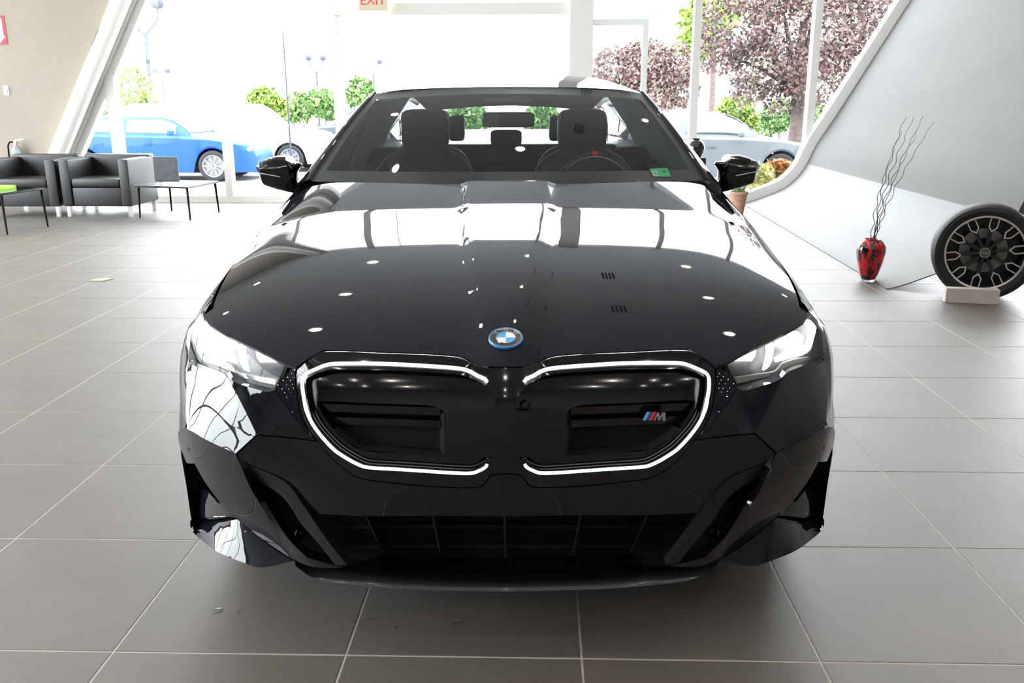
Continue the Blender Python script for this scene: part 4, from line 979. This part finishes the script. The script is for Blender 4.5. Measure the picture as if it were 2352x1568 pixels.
for k in range(10):
    a = 2*PI*k/10+.16; c, s_ = math.cos(a), math.sin(a)
    def pt(r, o_, y): return (r*c-o_*s_, y, r*s_+o_*c)
    part('spoke', MB().prism([(.04, -.010), (.15, -.013), (.17, -.017), (.17, .017), (.15, .013), (.04, .010)], lambda r, o_, y: pt(r, o_, y), -.075, -.03), mat('spoke_black', (.02, .02, .022), .3, .2), dw, bevel=.003)
    mbf = MB(); pth = [(.252, -.030), (.185, -.030), (.150, 0), (.185, .030), (.252, .030)]; ins_ = [(.252, -.022), (.188, -.022), (.162, 0), (.188, .022), (.252, .022)]
    for i in range(4):
        A = [pt(*pth[i], -.098), pt(*pth[i+1], -.098), pt(*ins_[i+1], -.098), pt(*ins_[i], -.098)]; B2 = [(x, -.075, z) for x, y, z in A]
        mbf.add(A+B2, [(0, 1, 2, 3), (7, 6, 5, 4), (0, 4, 5, 1), (1, 5, 6, 2), (2, 6, 7, 3), (3, 7, 4, 0)])
    part('spoke_face', mbf, RIMSILV, dw)
hubp = part('hub_cap', MB().lathe([(0, -.098), (.031, -.098), (.034, -.092), (.040, -.080), (.045, -.05)], 36, (0, 0, 0), 'y'), mat('hub_grey', (.10, .10, .105), .35, .6), dw, 40)
part('hub_ring', MB().lathe([(.030, -.0985), (.031, -.101), (.0335, -.101), (.0345, -.097)], 36, (0, 0, 0), 'y'), RIMSILV, hubp, 40)
for i in range(4): part('logo_ring', MB().lathe([(.0062, -.0982), (.0068, -.0998), (.0078, -.0998), (.0084, -.0982)], 24, ((i-1.5)*.0115, 0, 0), 'y'), RIMSILV, hubp, 40)
for k in range(5): part('wheel_bolt', MB().cyl((.062*math.cos(k*1.2566+.3), -.082, .062*math.sin(k*1.2566+.3)), (.062*math.cos(k*1.2566+.3), -.06, .062*math.sin(k*1.2566+.3)), .008, n=8), GLOSS, dw)
part('brake_disc', MB().lathe([(.09, .03), (.16, .03), (.16, .05), (.09, .05)], 40, (0, 0, 0), 'y', True), mat('grey_disc', (.30, .30, .30), .4, .7), dw, 40)
bl_ = on_z(2172, 690); br_ = on_z(2282, 700)
bk = tag(part('wheel_block', MB().box(-.175, .175, 0, .07, 0, .105), mat('white_block', (.55, .53, .50), .6, noise=.05, nscale=10), bevel=.004), 'pale grey block propping the display wheel', 'block')
bk.location = ((bl_[0]+br_[0])/2, 6.19, 0); bk.rotation_euler = (0, 0, math.radians(-10))

# planter pot with grass near the right window
pot = on_z(1703, 492); pl = thing('potted_grass', 'grass in a tall terracotta pot at the window by the wing wall', 'potted plant', (pot[0]-.05, pot[1], 0))
part('pot', MB().lathe([(0, 0), (.07, 0), (.105, .25), (.118, .25), (.118, .285), (.105, .285), (.095, .25), (0, .24)], 28), mat('terracotta', (.42, .24, .17), .8, noise=.15, nscale=15), pl, 40)
mbg = MB()
for k in range(70):
    a, r, hgt = random.random()*2*PI, random.random()*.07, .12+random.random()*.20; ld = .05+random.random()*.2; x, y = r*math.cos(a), r*math.sin(a)
    pts = [(x+ld*t*t*math.cos(a), y+ld*t*t*math.sin(a), .24+hgt*t) for t in np.linspace(0, 1, 5)]; mbg.tube(pts, [.004, .004, .0035, .0025, .001], 3)
o = part('grass_blades', mbg, mat('grass_green', (.16, .24, .13), .6, noise=.4, nscale=8), pl); o['kind'] = 'stuff'

# water drops on the floor near the lip
WATER = glass('water_drop', (.88, .88, .88), 1.33)
for k, (u, v, r, lb) in enumerate(((498, 1403, .017, 'largest flat water drop on the floor left of the front lip'), (547, 1403, .009, 'water drop just right of the largest drop'), (850, 1419, .010, 'water drop just right of the grout line under the lip'), (1052, 1430, .014, 'flat water drop under the middle of the lip'), (908, 1441, .006, 'tiny water drop under the lip right of the grout line'), (242, 1212, .006, 'tiny water drop on the tile left of the bumper'), (262, 1201, .005, 'tiniest water drop on the tile left of the bumper'))):
    p = on_z(u, v); o = tag(part('water_drop', MB().lathe([(0, .0022), (r*.6, .0019), (r*.9, .001), (r, 0.0)], 20), WATER, None, 60), lb, 'water drop', 'water drops on the tiles'); o.location = (p[0], p[1], .0002)

# ================================================================== OUTSIDE
GZ = -0.30
struct(part('ground', MB().box(-150, 150, -120, 260, GZ-.2, GZ), mat('pale_asphalt', (.30, .30, .30), .85, noise=.15, nscale=.6)), 'pale washed-out car park surface')
struct(part('sidewalk', MB().box(-40, 40, YW+.3, 15.2, GZ, -.03), mat('concrete_walk', (.45, .44, .42), .85, noise=.08, nscale=1.5)), 'concrete walk outside the glass front')
TINT = mat('tinted_car_glass', (.03, .035, .04), .03, 0, .5, .5)
def out_car(name, label, loc, face, L, H, col, suv=False, r=.335, rimcol=mat('parked_rim_grey', (.28, .29, .30), .4, .3), front_open=False, group='parked cars outside'):
    """face +1: nose towards +x"""
    t = thing(name, label, 'car', loc, 0 if face > 0 else PI, group)
    pm = mat('paint_%s' % name+str(col), col, .45, .0, .18); Wd = .92; fo, ro = .19*L, .20*L; xf, xr = L/2-fo, -L/2+ro
    zt = pchip([-L/2, -L/2+.15, -L*.30, -L*.05, L*.18, L*.38, L/2-.08, L/2], ([.80, .95, 1.02, 1.0, .97, .86, .72, .55] if not suv else [.9, 1.05, 1.10, 1.08, 1.06, .98, .85, .6]))
    hw = pchip([-L/2, -L/2+.2, -L*.3, L*.3, L/2-.25, L/2], [.70, .86, Wd, Wd, .84, .62])
    rows = []
    for x in np.linspace(-L/2, L/2, 64):
        z, w_ = float(zt(x)), float(hw(x)); zb = .20
        for xc in (xf, xr):
            if abs(x-xc) < r+.05: zb = max(zb, r+math.sqrt((r+.05)**2-(x-xc)**2))
        zb = min(zb, z-.12); m_ = min(max(.62, zb+.04), z-.06)
        h = [(x, -w_*.97, zb), (x, -w_, m_), (x, -w_*.975, z-.10*(z-m_)-.02), (x, -w_*.90, z), (x, -w_*.45, z+.015)]
        rows.append(h+[(x, 0, z+.02)]+[(a, -b, c) for a, b, c in h[::-1]])
    part('body', MB().grid(rows).add(rows[0], [tuple(range(len(rows[0])))]).add(rows[-1], [tuple(range(len(rows[-1])-1, -1, -1))]), pm, t, 40)
    x0, x1, x2, x3 = (-L*.40, -L*.22, L*.04, L*.22) if not suv else (-L*.47, -L*.38, L*.06, L*.22)
    zr = H; rows = []
    for k in np.linspace(0, 1, 40):
        x = x0+(x3-x0)*k
        f = 1.0 if x1 <= x <= x2 else ((x-x0)/(x1-x0) if x < x1 else (x3-x)/(x3-x2)); f = math.sin(max(0, min(1, f))*PI/2)**.9
        zb = float(zt(x))-.01; z = zb+(zr-.02*abs((x-(x1+x2)/2)/L)-zb)*f; wb = float(hw(x))*.90; wt = wb-(wb*.26)*f
        h = [(x, -wb, zb), (x, -(wb+wt)/2-.015*f, (z+zb)/2), (x, -wt, z-.05*f), (x, -wt*.8, z)]
        rows.append(h+[(x, 0, z+.015*f)]+[(a, -b, c) for a, b, c in h[::-1]])
    cab = part('cabin', MB().grid(rows), pm, t, 50)
    def strip(ka, kb):
        R = []
        for r_ in rows[ka:kb]:
            a, m_, b = [np.array(p) for p in r_[:3]]; e = np.array([0, -.008, 0]); R.append([a+(m_-a)*.25+e, m_+e, m_+(b-m_)*.75+e])
        return R
    for ka, kb in ((7, 18), (19, 35)):
        for s_ in (1, -1): part('side_window', MB().grid([[(p[0], p[1]*s_, p[2]) for p in r_] for r_ in strip(ka, kb)]), TINT, cab, 50)
    part('windshield', MB().grid([[np.array(p)+np.array([.012, 0, .008]) for p in r_[2:7]] for r_ in rows[30:39]]), TINT, cab, 50)
    tm_ = mesh_of(MB().lathe([(r*.70, -.10), (r*.86, -.115), (r*.97, -.10), (r, -.06), (r, .06), (r*.97, .10), (r*.70, .10)], 32, (0, 0, 0), 'y'), 'tyre', RUBBER, 40)
    rb = MB().lathe([(r*.70, -.10), (r*.71, -.112), (r*.66, -.11), (r*.64, -.05), (0, -.045)], 32, (0, 0, 0), 'y')
    for k in range(10):
        a = 2*PI*k/10; rb.bar((.03*math.cos(a), -.09, .03*math.sin(a)), (r*.66*math.cos(a), -.10, r*.66*math.sin(a)), .022, .02, (0, 1, 0))
    rm_ = mesh_of(rb, 'rim', rimcol)
    for xc in (xf, xr):
        for s_ in (1, -1):
            wo = link(bpy.data.objects.new('wheel', tm_), t); wo.location = (xc, -s_*(Wd-.13), r); wo.rotation_euler = (0, 0, 0 if s_ > 0 else PI)
            link(bpy.data.objects.new('rim', rm_), wo)
    for s_ in (1, -1):
        part('door_mirror', MB().sup((L*.13, -s_*(Wd+.07), zt(L*.13)+.07), (.06, .10, .065), .6, 16, 10), pm, t, 60)
        part('headlight', MB().sup((L/2-.28, -s_*.66, float(zt(L/2-.28))-.13), (.22, .12, .055), .7, 16, 10), mat('parked_lamp', (.7, .72, .75), .1, .2), t, 60)
        for xd in (-L*.22, L*.01): part('door_handle', MB().box(xd-.09, xd+.09, -s_*(Wd+.012)-.012, -s_*(Wd+.012)+.012, .80, .83), pm, t)
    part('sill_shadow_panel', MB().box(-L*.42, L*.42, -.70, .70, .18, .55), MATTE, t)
    return t
def at(u, y): return on_y(u, 400, y)[0]
xb = (at(490, 19.5)+at(203, 19.5))/2
out_car('parked_car', 'bright blue sedan parked outside left, behind the armchairs', (xb, 19.5+.8, GZ), 1, 4.62, 1.40, (.012, .06, .55))
out_car('parked_car', 'grey sedan parked outside right, behind the door mirror', (at(1787, 18.2)-1.42, 19.0, GZ), 1, 4.6, 1.45, (.11, .12, .135))
out_car('parked_car', 'white car parked behind the blue sedan', (at(440, 25.5), 26.6, GZ), 1, 4.7, 1.62, (.80, .82, .84), True)
out_car('parked_car', 'white car parked right of the blue sedan, nose to the door jamb', (at(590, 22.5)-.4, 22.9, GZ), 1, 4.5, 1.62, (.82, .84, .86), True)
out_car('parked_car', 'dark grey car parked beyond the left windshield pillar', (at(703, 26)+1.35, 29.0, GZ), -1, 4.7, 1.45, (.05, .06, .07))

def leaves(spheres, n, size, rs):
    mb = MB(); g = np.random.default_rng(rs); tot = sum(s_[3]**2 for s_ in spheres)
    for (x, y, z, r) in spheres:
        for _ in range(int(n*r*r/tot)):
            d = g.normal(size=3); d /= np.linalg.norm(d); p = np.array([x, y, z])+d*r*(.55+.5*g.random()**.6)*np.array([1, .8, .9])
            a = g.normal(size=3); a[2] -= .3; a /= np.linalg.norm(a); b = np.cross(a, g.normal(size=3)); b /= np.linalg.norm(b); s_ = size*(.6+.8*g.random())
            mb.add([p-b*s_*.38, p+a*s_*.9+b*s_*.02, p+b*s_*.38, p-a*s_*.45], [(0, 1, 2, 3)])
    return mb
def ramp_mat(name, cols, scale=1.2):
    m = bpy.data.materials.new(name); m.use_nodes = True; nt = m.node_tree; b = nt.nodes['Principled BSDF']; b.inputs['Roughness'].default_value = .6
    tc = nt.nodes.new('ShaderNodeTexCoord'); n = nt.nodes.new('ShaderNodeTexNoise'); n.inputs['Scale'].default_value = scale; n.inputs['Detail'].default_value = 6; n.inputs['Roughness'].default_value = .7
    r = nt.nodes.new('ShaderNodeValToRGB'); el = r.color_ramp.elements
    while len(el) < len(cols): el.new(.5)
    for i, c in enumerate(cols): el[i].position = .32+.36*i/(len(cols)-1); el[i].color = (*c, 1)
    nt.links.new(tc.outputs['Object'], n.inputs['Vector']); nt.links.new(n.outputs['Fac'], r.inputs[0]); nt.links.new(r.outputs[0], b.inputs['Base Color']); return m
REDL = ramp_mat('red_purple_leaves', [(.05, .06, .045), (.08, .065, .055), (.15, .07, .075), (.10, .095, .06), (.22, .10, .11)], 1.6)
GRNL = ramp_mat('yellow_green_leaves', [(.06, .10, .02), (.14, .22, .03), (.26, .34, .06)], 2.0)
GRN2 = ramp_mat('mid_green_leaves', [(.04, .09, .02), (.09, .18, .04), (.18, .28, .07)], 2.0)
ORGL = ramp_mat('orange_leaves', [(.10, .10, .04), (.34, .12, .03), (.45, .20, .06)], 4.0)
BARK = mat('tree_bark', (.07, .05, .045), .9, noise=.3, nscale=12, bump=.3, bscale=20)
def plant(name, label, cat, blobs, y, lm, n, size, rs, trunk=None, group=None, tr=.16):
    sc = y/FPX; sp = [(*on_y(u, v, y+.3*r*sc*math.sin(i*2.3)), r*sc) for i, (u, v, r) in enumerate(blobs)]
    cx = sum(s_[0] for s_ in sp)/len(sp); 
    if trunk: cx = on_y(*trunk, y)[0]
    gz = GZ if y > 15.2 else -.03
    t = thing(name, label, cat, (cx, y, gz), 0, group)
    loc = [(x-cx, yy-y, z-gz, r) for x, yy, z, r in sp]
    o = part('leaves', leaves(loc, n, size, rs), lm, t); o['kind'] = 'stuff'
    zt = max(.25, sum(s_[2] for s_ in loc)/len(loc))
    if trunk:
        part('trunk', MB().tube([(0, 0, 0), (.03, 0, zt*.4), (-.02, 0, zt*.8), (0, 0, zt*1.15)], [tr, tr*.8, tr*.7, tr*.4], 10), BARK, t, 60)
        for i, s_ in enumerate(loc): part('branch', MB().tube([(0, 0, zt*.62), (s_[0]*.5, s_[1]*.5, zt*.62+(s_[2]-zt*.62)*.6), s_[:3]], [tr*.4, tr*.25, tr*.08], 6), BARK, t, 60)
    else:
        for i, s_ in enumerate(loc[:6]): part('stem', MB().tube([(s_[0]*.3, 0, 0), (s_[0]*.8, s_[1]*.5, s_[2]*.6), s_[:3]], [.03, .02, .01], 5), BARK, t, 60)
    return t
plant('maple_tree', 'large red-leaved tree filling the window beside the wing wall', 'tree', [(1700, 60, 90), (1760, 150, 80), (1850, 70, 115), (1945, 60, 95), (1655, 120, 55), (1880, 175, 80), (1800, 220, 48), (1950, 150, 60), (1720, 205, 40), (2010, 20, 80), (1770, -60, 110), (1900, -80, 120)], 22, REDL, 17000, .085, 1, (1818, 400), 'red trees', .2)
plant('maple_tree', 'smaller red-leaved tree seen beside the pale door frame', 'tree', [(1420, 165, 60), (1480, 150, 62), (1550, 150, 50), (1395, 215, 45), (1560, 205, 45), (1495, 215, 55)], 32, REDL, 8000, .11, 2, (1480, 400), 'red trees')
plant('green_tree', 'pale green tree behind the red tree at the slim mullion', 'tree', [(1625, 50, 60), (1600, 100, 40), (1650, 0, 60)], 42, GRNL, 1800, .25, 3, (1625, 400))
for k, (bl_, y, lm, lb) in enumerate(((((1690, 255, 42), (1660, 275, 30), (1715, 280, 28)), 26, GRNL, 'round yellow-green bush above the grey car windscreen'),
      (((1790, 265, 40), (1765, 285, 30), (1850, 260, 42)), 28, GRN2, 'green bush behind the red tree trunk'),
      (((240, 215, 34), (300, 200, 48), (330, 240, 36), (215, 255, 34)), 30, GRNL, 'yellow-green bush above the blue sedan'),
      (((605, 232, 36), (585, 250, 26), (640, 248, 26)), 33, GRNL, 'yellow-green bush above the white car roof'),
      (((690, 245, 36), (665, 255, 28), (735, 235, 34), (755, 250, 28)), 36, GRN2, 'blue-green bush left of the door jamb'),
      (((1075, 262, 40), (1050, 275, 30), (1100, 280, 24)), 24, GRN2, 'green bush seen through the cabin left of the mirror'),
      (((1245, 266, 36), (1228, 280, 26), (1275, 285, 24)), 24, GRN2, 'green bush seen through the cabin right of the mirror'))):
    plant('bush', lb, 'bush', bl_, y, lm, 1600, .11*y/26, 10+k, None, 'bushes outside')
plant('bush', 'bush with orange flowers inside the door jamb edge', 'bush', ((828, 200, 26), (812, 222, 24), (845, 215, 20)), 25, GRN2, 900, .10, 21, None, 'bushes outside')
plant('bush', 'low orange-leaved bush right outside the curved trim', 'bush', ((1785, 392, 28), (1765, 402, 22), (1805, 388, 22)), 14.1, ORGL, 1100, .06, 22, None, 'bushes outside')
plant('grass_tuft', 'tall yellow grass tuft just outside the curved trim', 'grass', ((1752, 400, 22), (1740, 420, 20), (1770, 425, 18)), 13.6, ramp_mat('straw_grass', [(.25, .25, .08), (.45, .42, .16), (.6, .55, .3)], 4), 700, .08, 23)
# brick building and garage
BRICK = mat('pale_brick', (.48, .27, .22), .85, noise=.1, nscale=2); BW = mat('far_window_dark', (.10, .06, .07), .3); BWL = mat('far_window_light', (.7, .72, .72), .3)
yb = 62.0; A_ = on_y(1330, 30, yb); Z_ = on_y(1660, 240, yb)
bd = thing('brick_building', 'pale red brick apartment block far behind the trees', 'building', ((A_[0]+Z_[0])/2, yb, GZ))
hw_ = (Z_[0]-A_[0])/2; part('wall', MB().box(-hw_, hw_, 0, 12, 0, A_[2]-GZ), BRICK, bd); part('roof_edge', MB().box(-hw_-.2, hw_+.2, -.2, 12, A_[2]-GZ, A_[2]-GZ+.4), mat('roof_edge_stone', (.6, .5, .46), .8), bd)
for u, v, w_, h_, m_ in [(1532, 41, 10, 12, BW), (1532, 69, 10, 12, BW), (1531, 97, 10, 12, BW), (1615, 95, 9, 10, BW), (1614, 124, 9, 10, BW), (1612, 152, 9, 10, BW)]+[(u, v, 22, 18, BWL) for v in (45, 73, 101, 130, 160) for u in (1376, 1408, 1440, 1472, 1504, 1560, 1590)]:
    a, b = on_y(u-w_/2, v+h_/2, yb), on_y(u+w_/2, v-h_/2, yb); cx = (A_[0]+Z_[0])/2
    wo = part('window', MB().box(a[0]-cx, b[0]-cx, -.08, .02, a[2]-GZ, b[2]-GZ), m_, bd); part('window_sill', MB().box(a[0]-cx-.1, b[0]-cx+.1, -.2, .02, a[2]-GZ-.15, a[2]-GZ), BWL, wo)
a, b = on_y(1598, 226, 46), on_y(1700, 188, 46)
gg = thing('garage', 'low dark blue-grey garage behind the slim mullion', 'building', ((a[0]+b[0])/2, 46, GZ)); w2 = (b[0]-a[0])/2
part('wall', MB().box(-w2, w2, 0, 6, 0, b[2]-GZ), mat('garage_wall', (.16, .17, .21), .7), gg)
for k in range(3): part('garage_door', MB().box(-w2+.1+k*w2*.66, -w2+k*w2*.66+w2*.6, -.05, 0, .05, (b[2]-GZ)*.8), mat('garage_door_grey', (.20, .21, .25), .6), gg)
# lamp posts
POST = mat('lamp_post_grey', (.045, .05, .065), .6, 0, .2)
def lamp_post(label, u, vtop, y, r, heads):
    p = on_y(u, vtop, y); h = p[2]-GZ; t = thing('lamp_post', label, 'lamp post', (p[0], y, GZ), 0, 'lamp posts in the car park')
    part('pole', MB().cyl((0, 0, 0), (0, 0, h), r, r*.75, 12), POST, t, 40)
    for s_ in heads:
        part('arm', MB().tube([(0, 0, h-.1), (s_*r*5, 0, h+r*4), (s_*r*6, 0, h+r*9)], r*.4, 8), POST, t, 60); part('lamp_head', MB().sup((s_*r*6, 0, h+r*11), (r*2.4, r*2.4, r*2.2), .7, 16, 8), POST, t, 60)
lamp_post('tall lamp post with two heads outside the left window', 333, 75, 31, .085, (-1, 1))
lamp_post('far small lamp post with two heads above the blue sedan', 373, 190, 52, .06, (-1, 1))
lamp_post('thin dark pole outside between the mullion and the door jamb', 650, 75, 21, .022, ())
lamp_post('far thin lamp post left of the door jamb', 727, 165, 46, .06, (-1, 1))
lamp_post('far lamp post just above the car roof corner', 858, 170, 60, .07, (1,))

# dark urn on a black pedestal behind the driver-side door mirror
pu = on_y(1599, 362, 11.6); ur = thing('urn', 'dark round urn on a black pedestal seen past the right windshield pillar', 'urn', (pu[0]+.02, 11.6, 0))
part('pedestal', MB().box(-.09, .09, -.09, .09, 0, pu[2]), MATTE, ur, bevel=.004)
part('urn_body', MB().lathe([(0, 0), (.06, 0), (.10, .06), (.115, .13), (.09, .20), (.05, .225), (.055, .24), (.045, .24), (.04, .22), (0, .2)], 28, (-.03, 0, pu[2])), GLOSS, ur, 40)
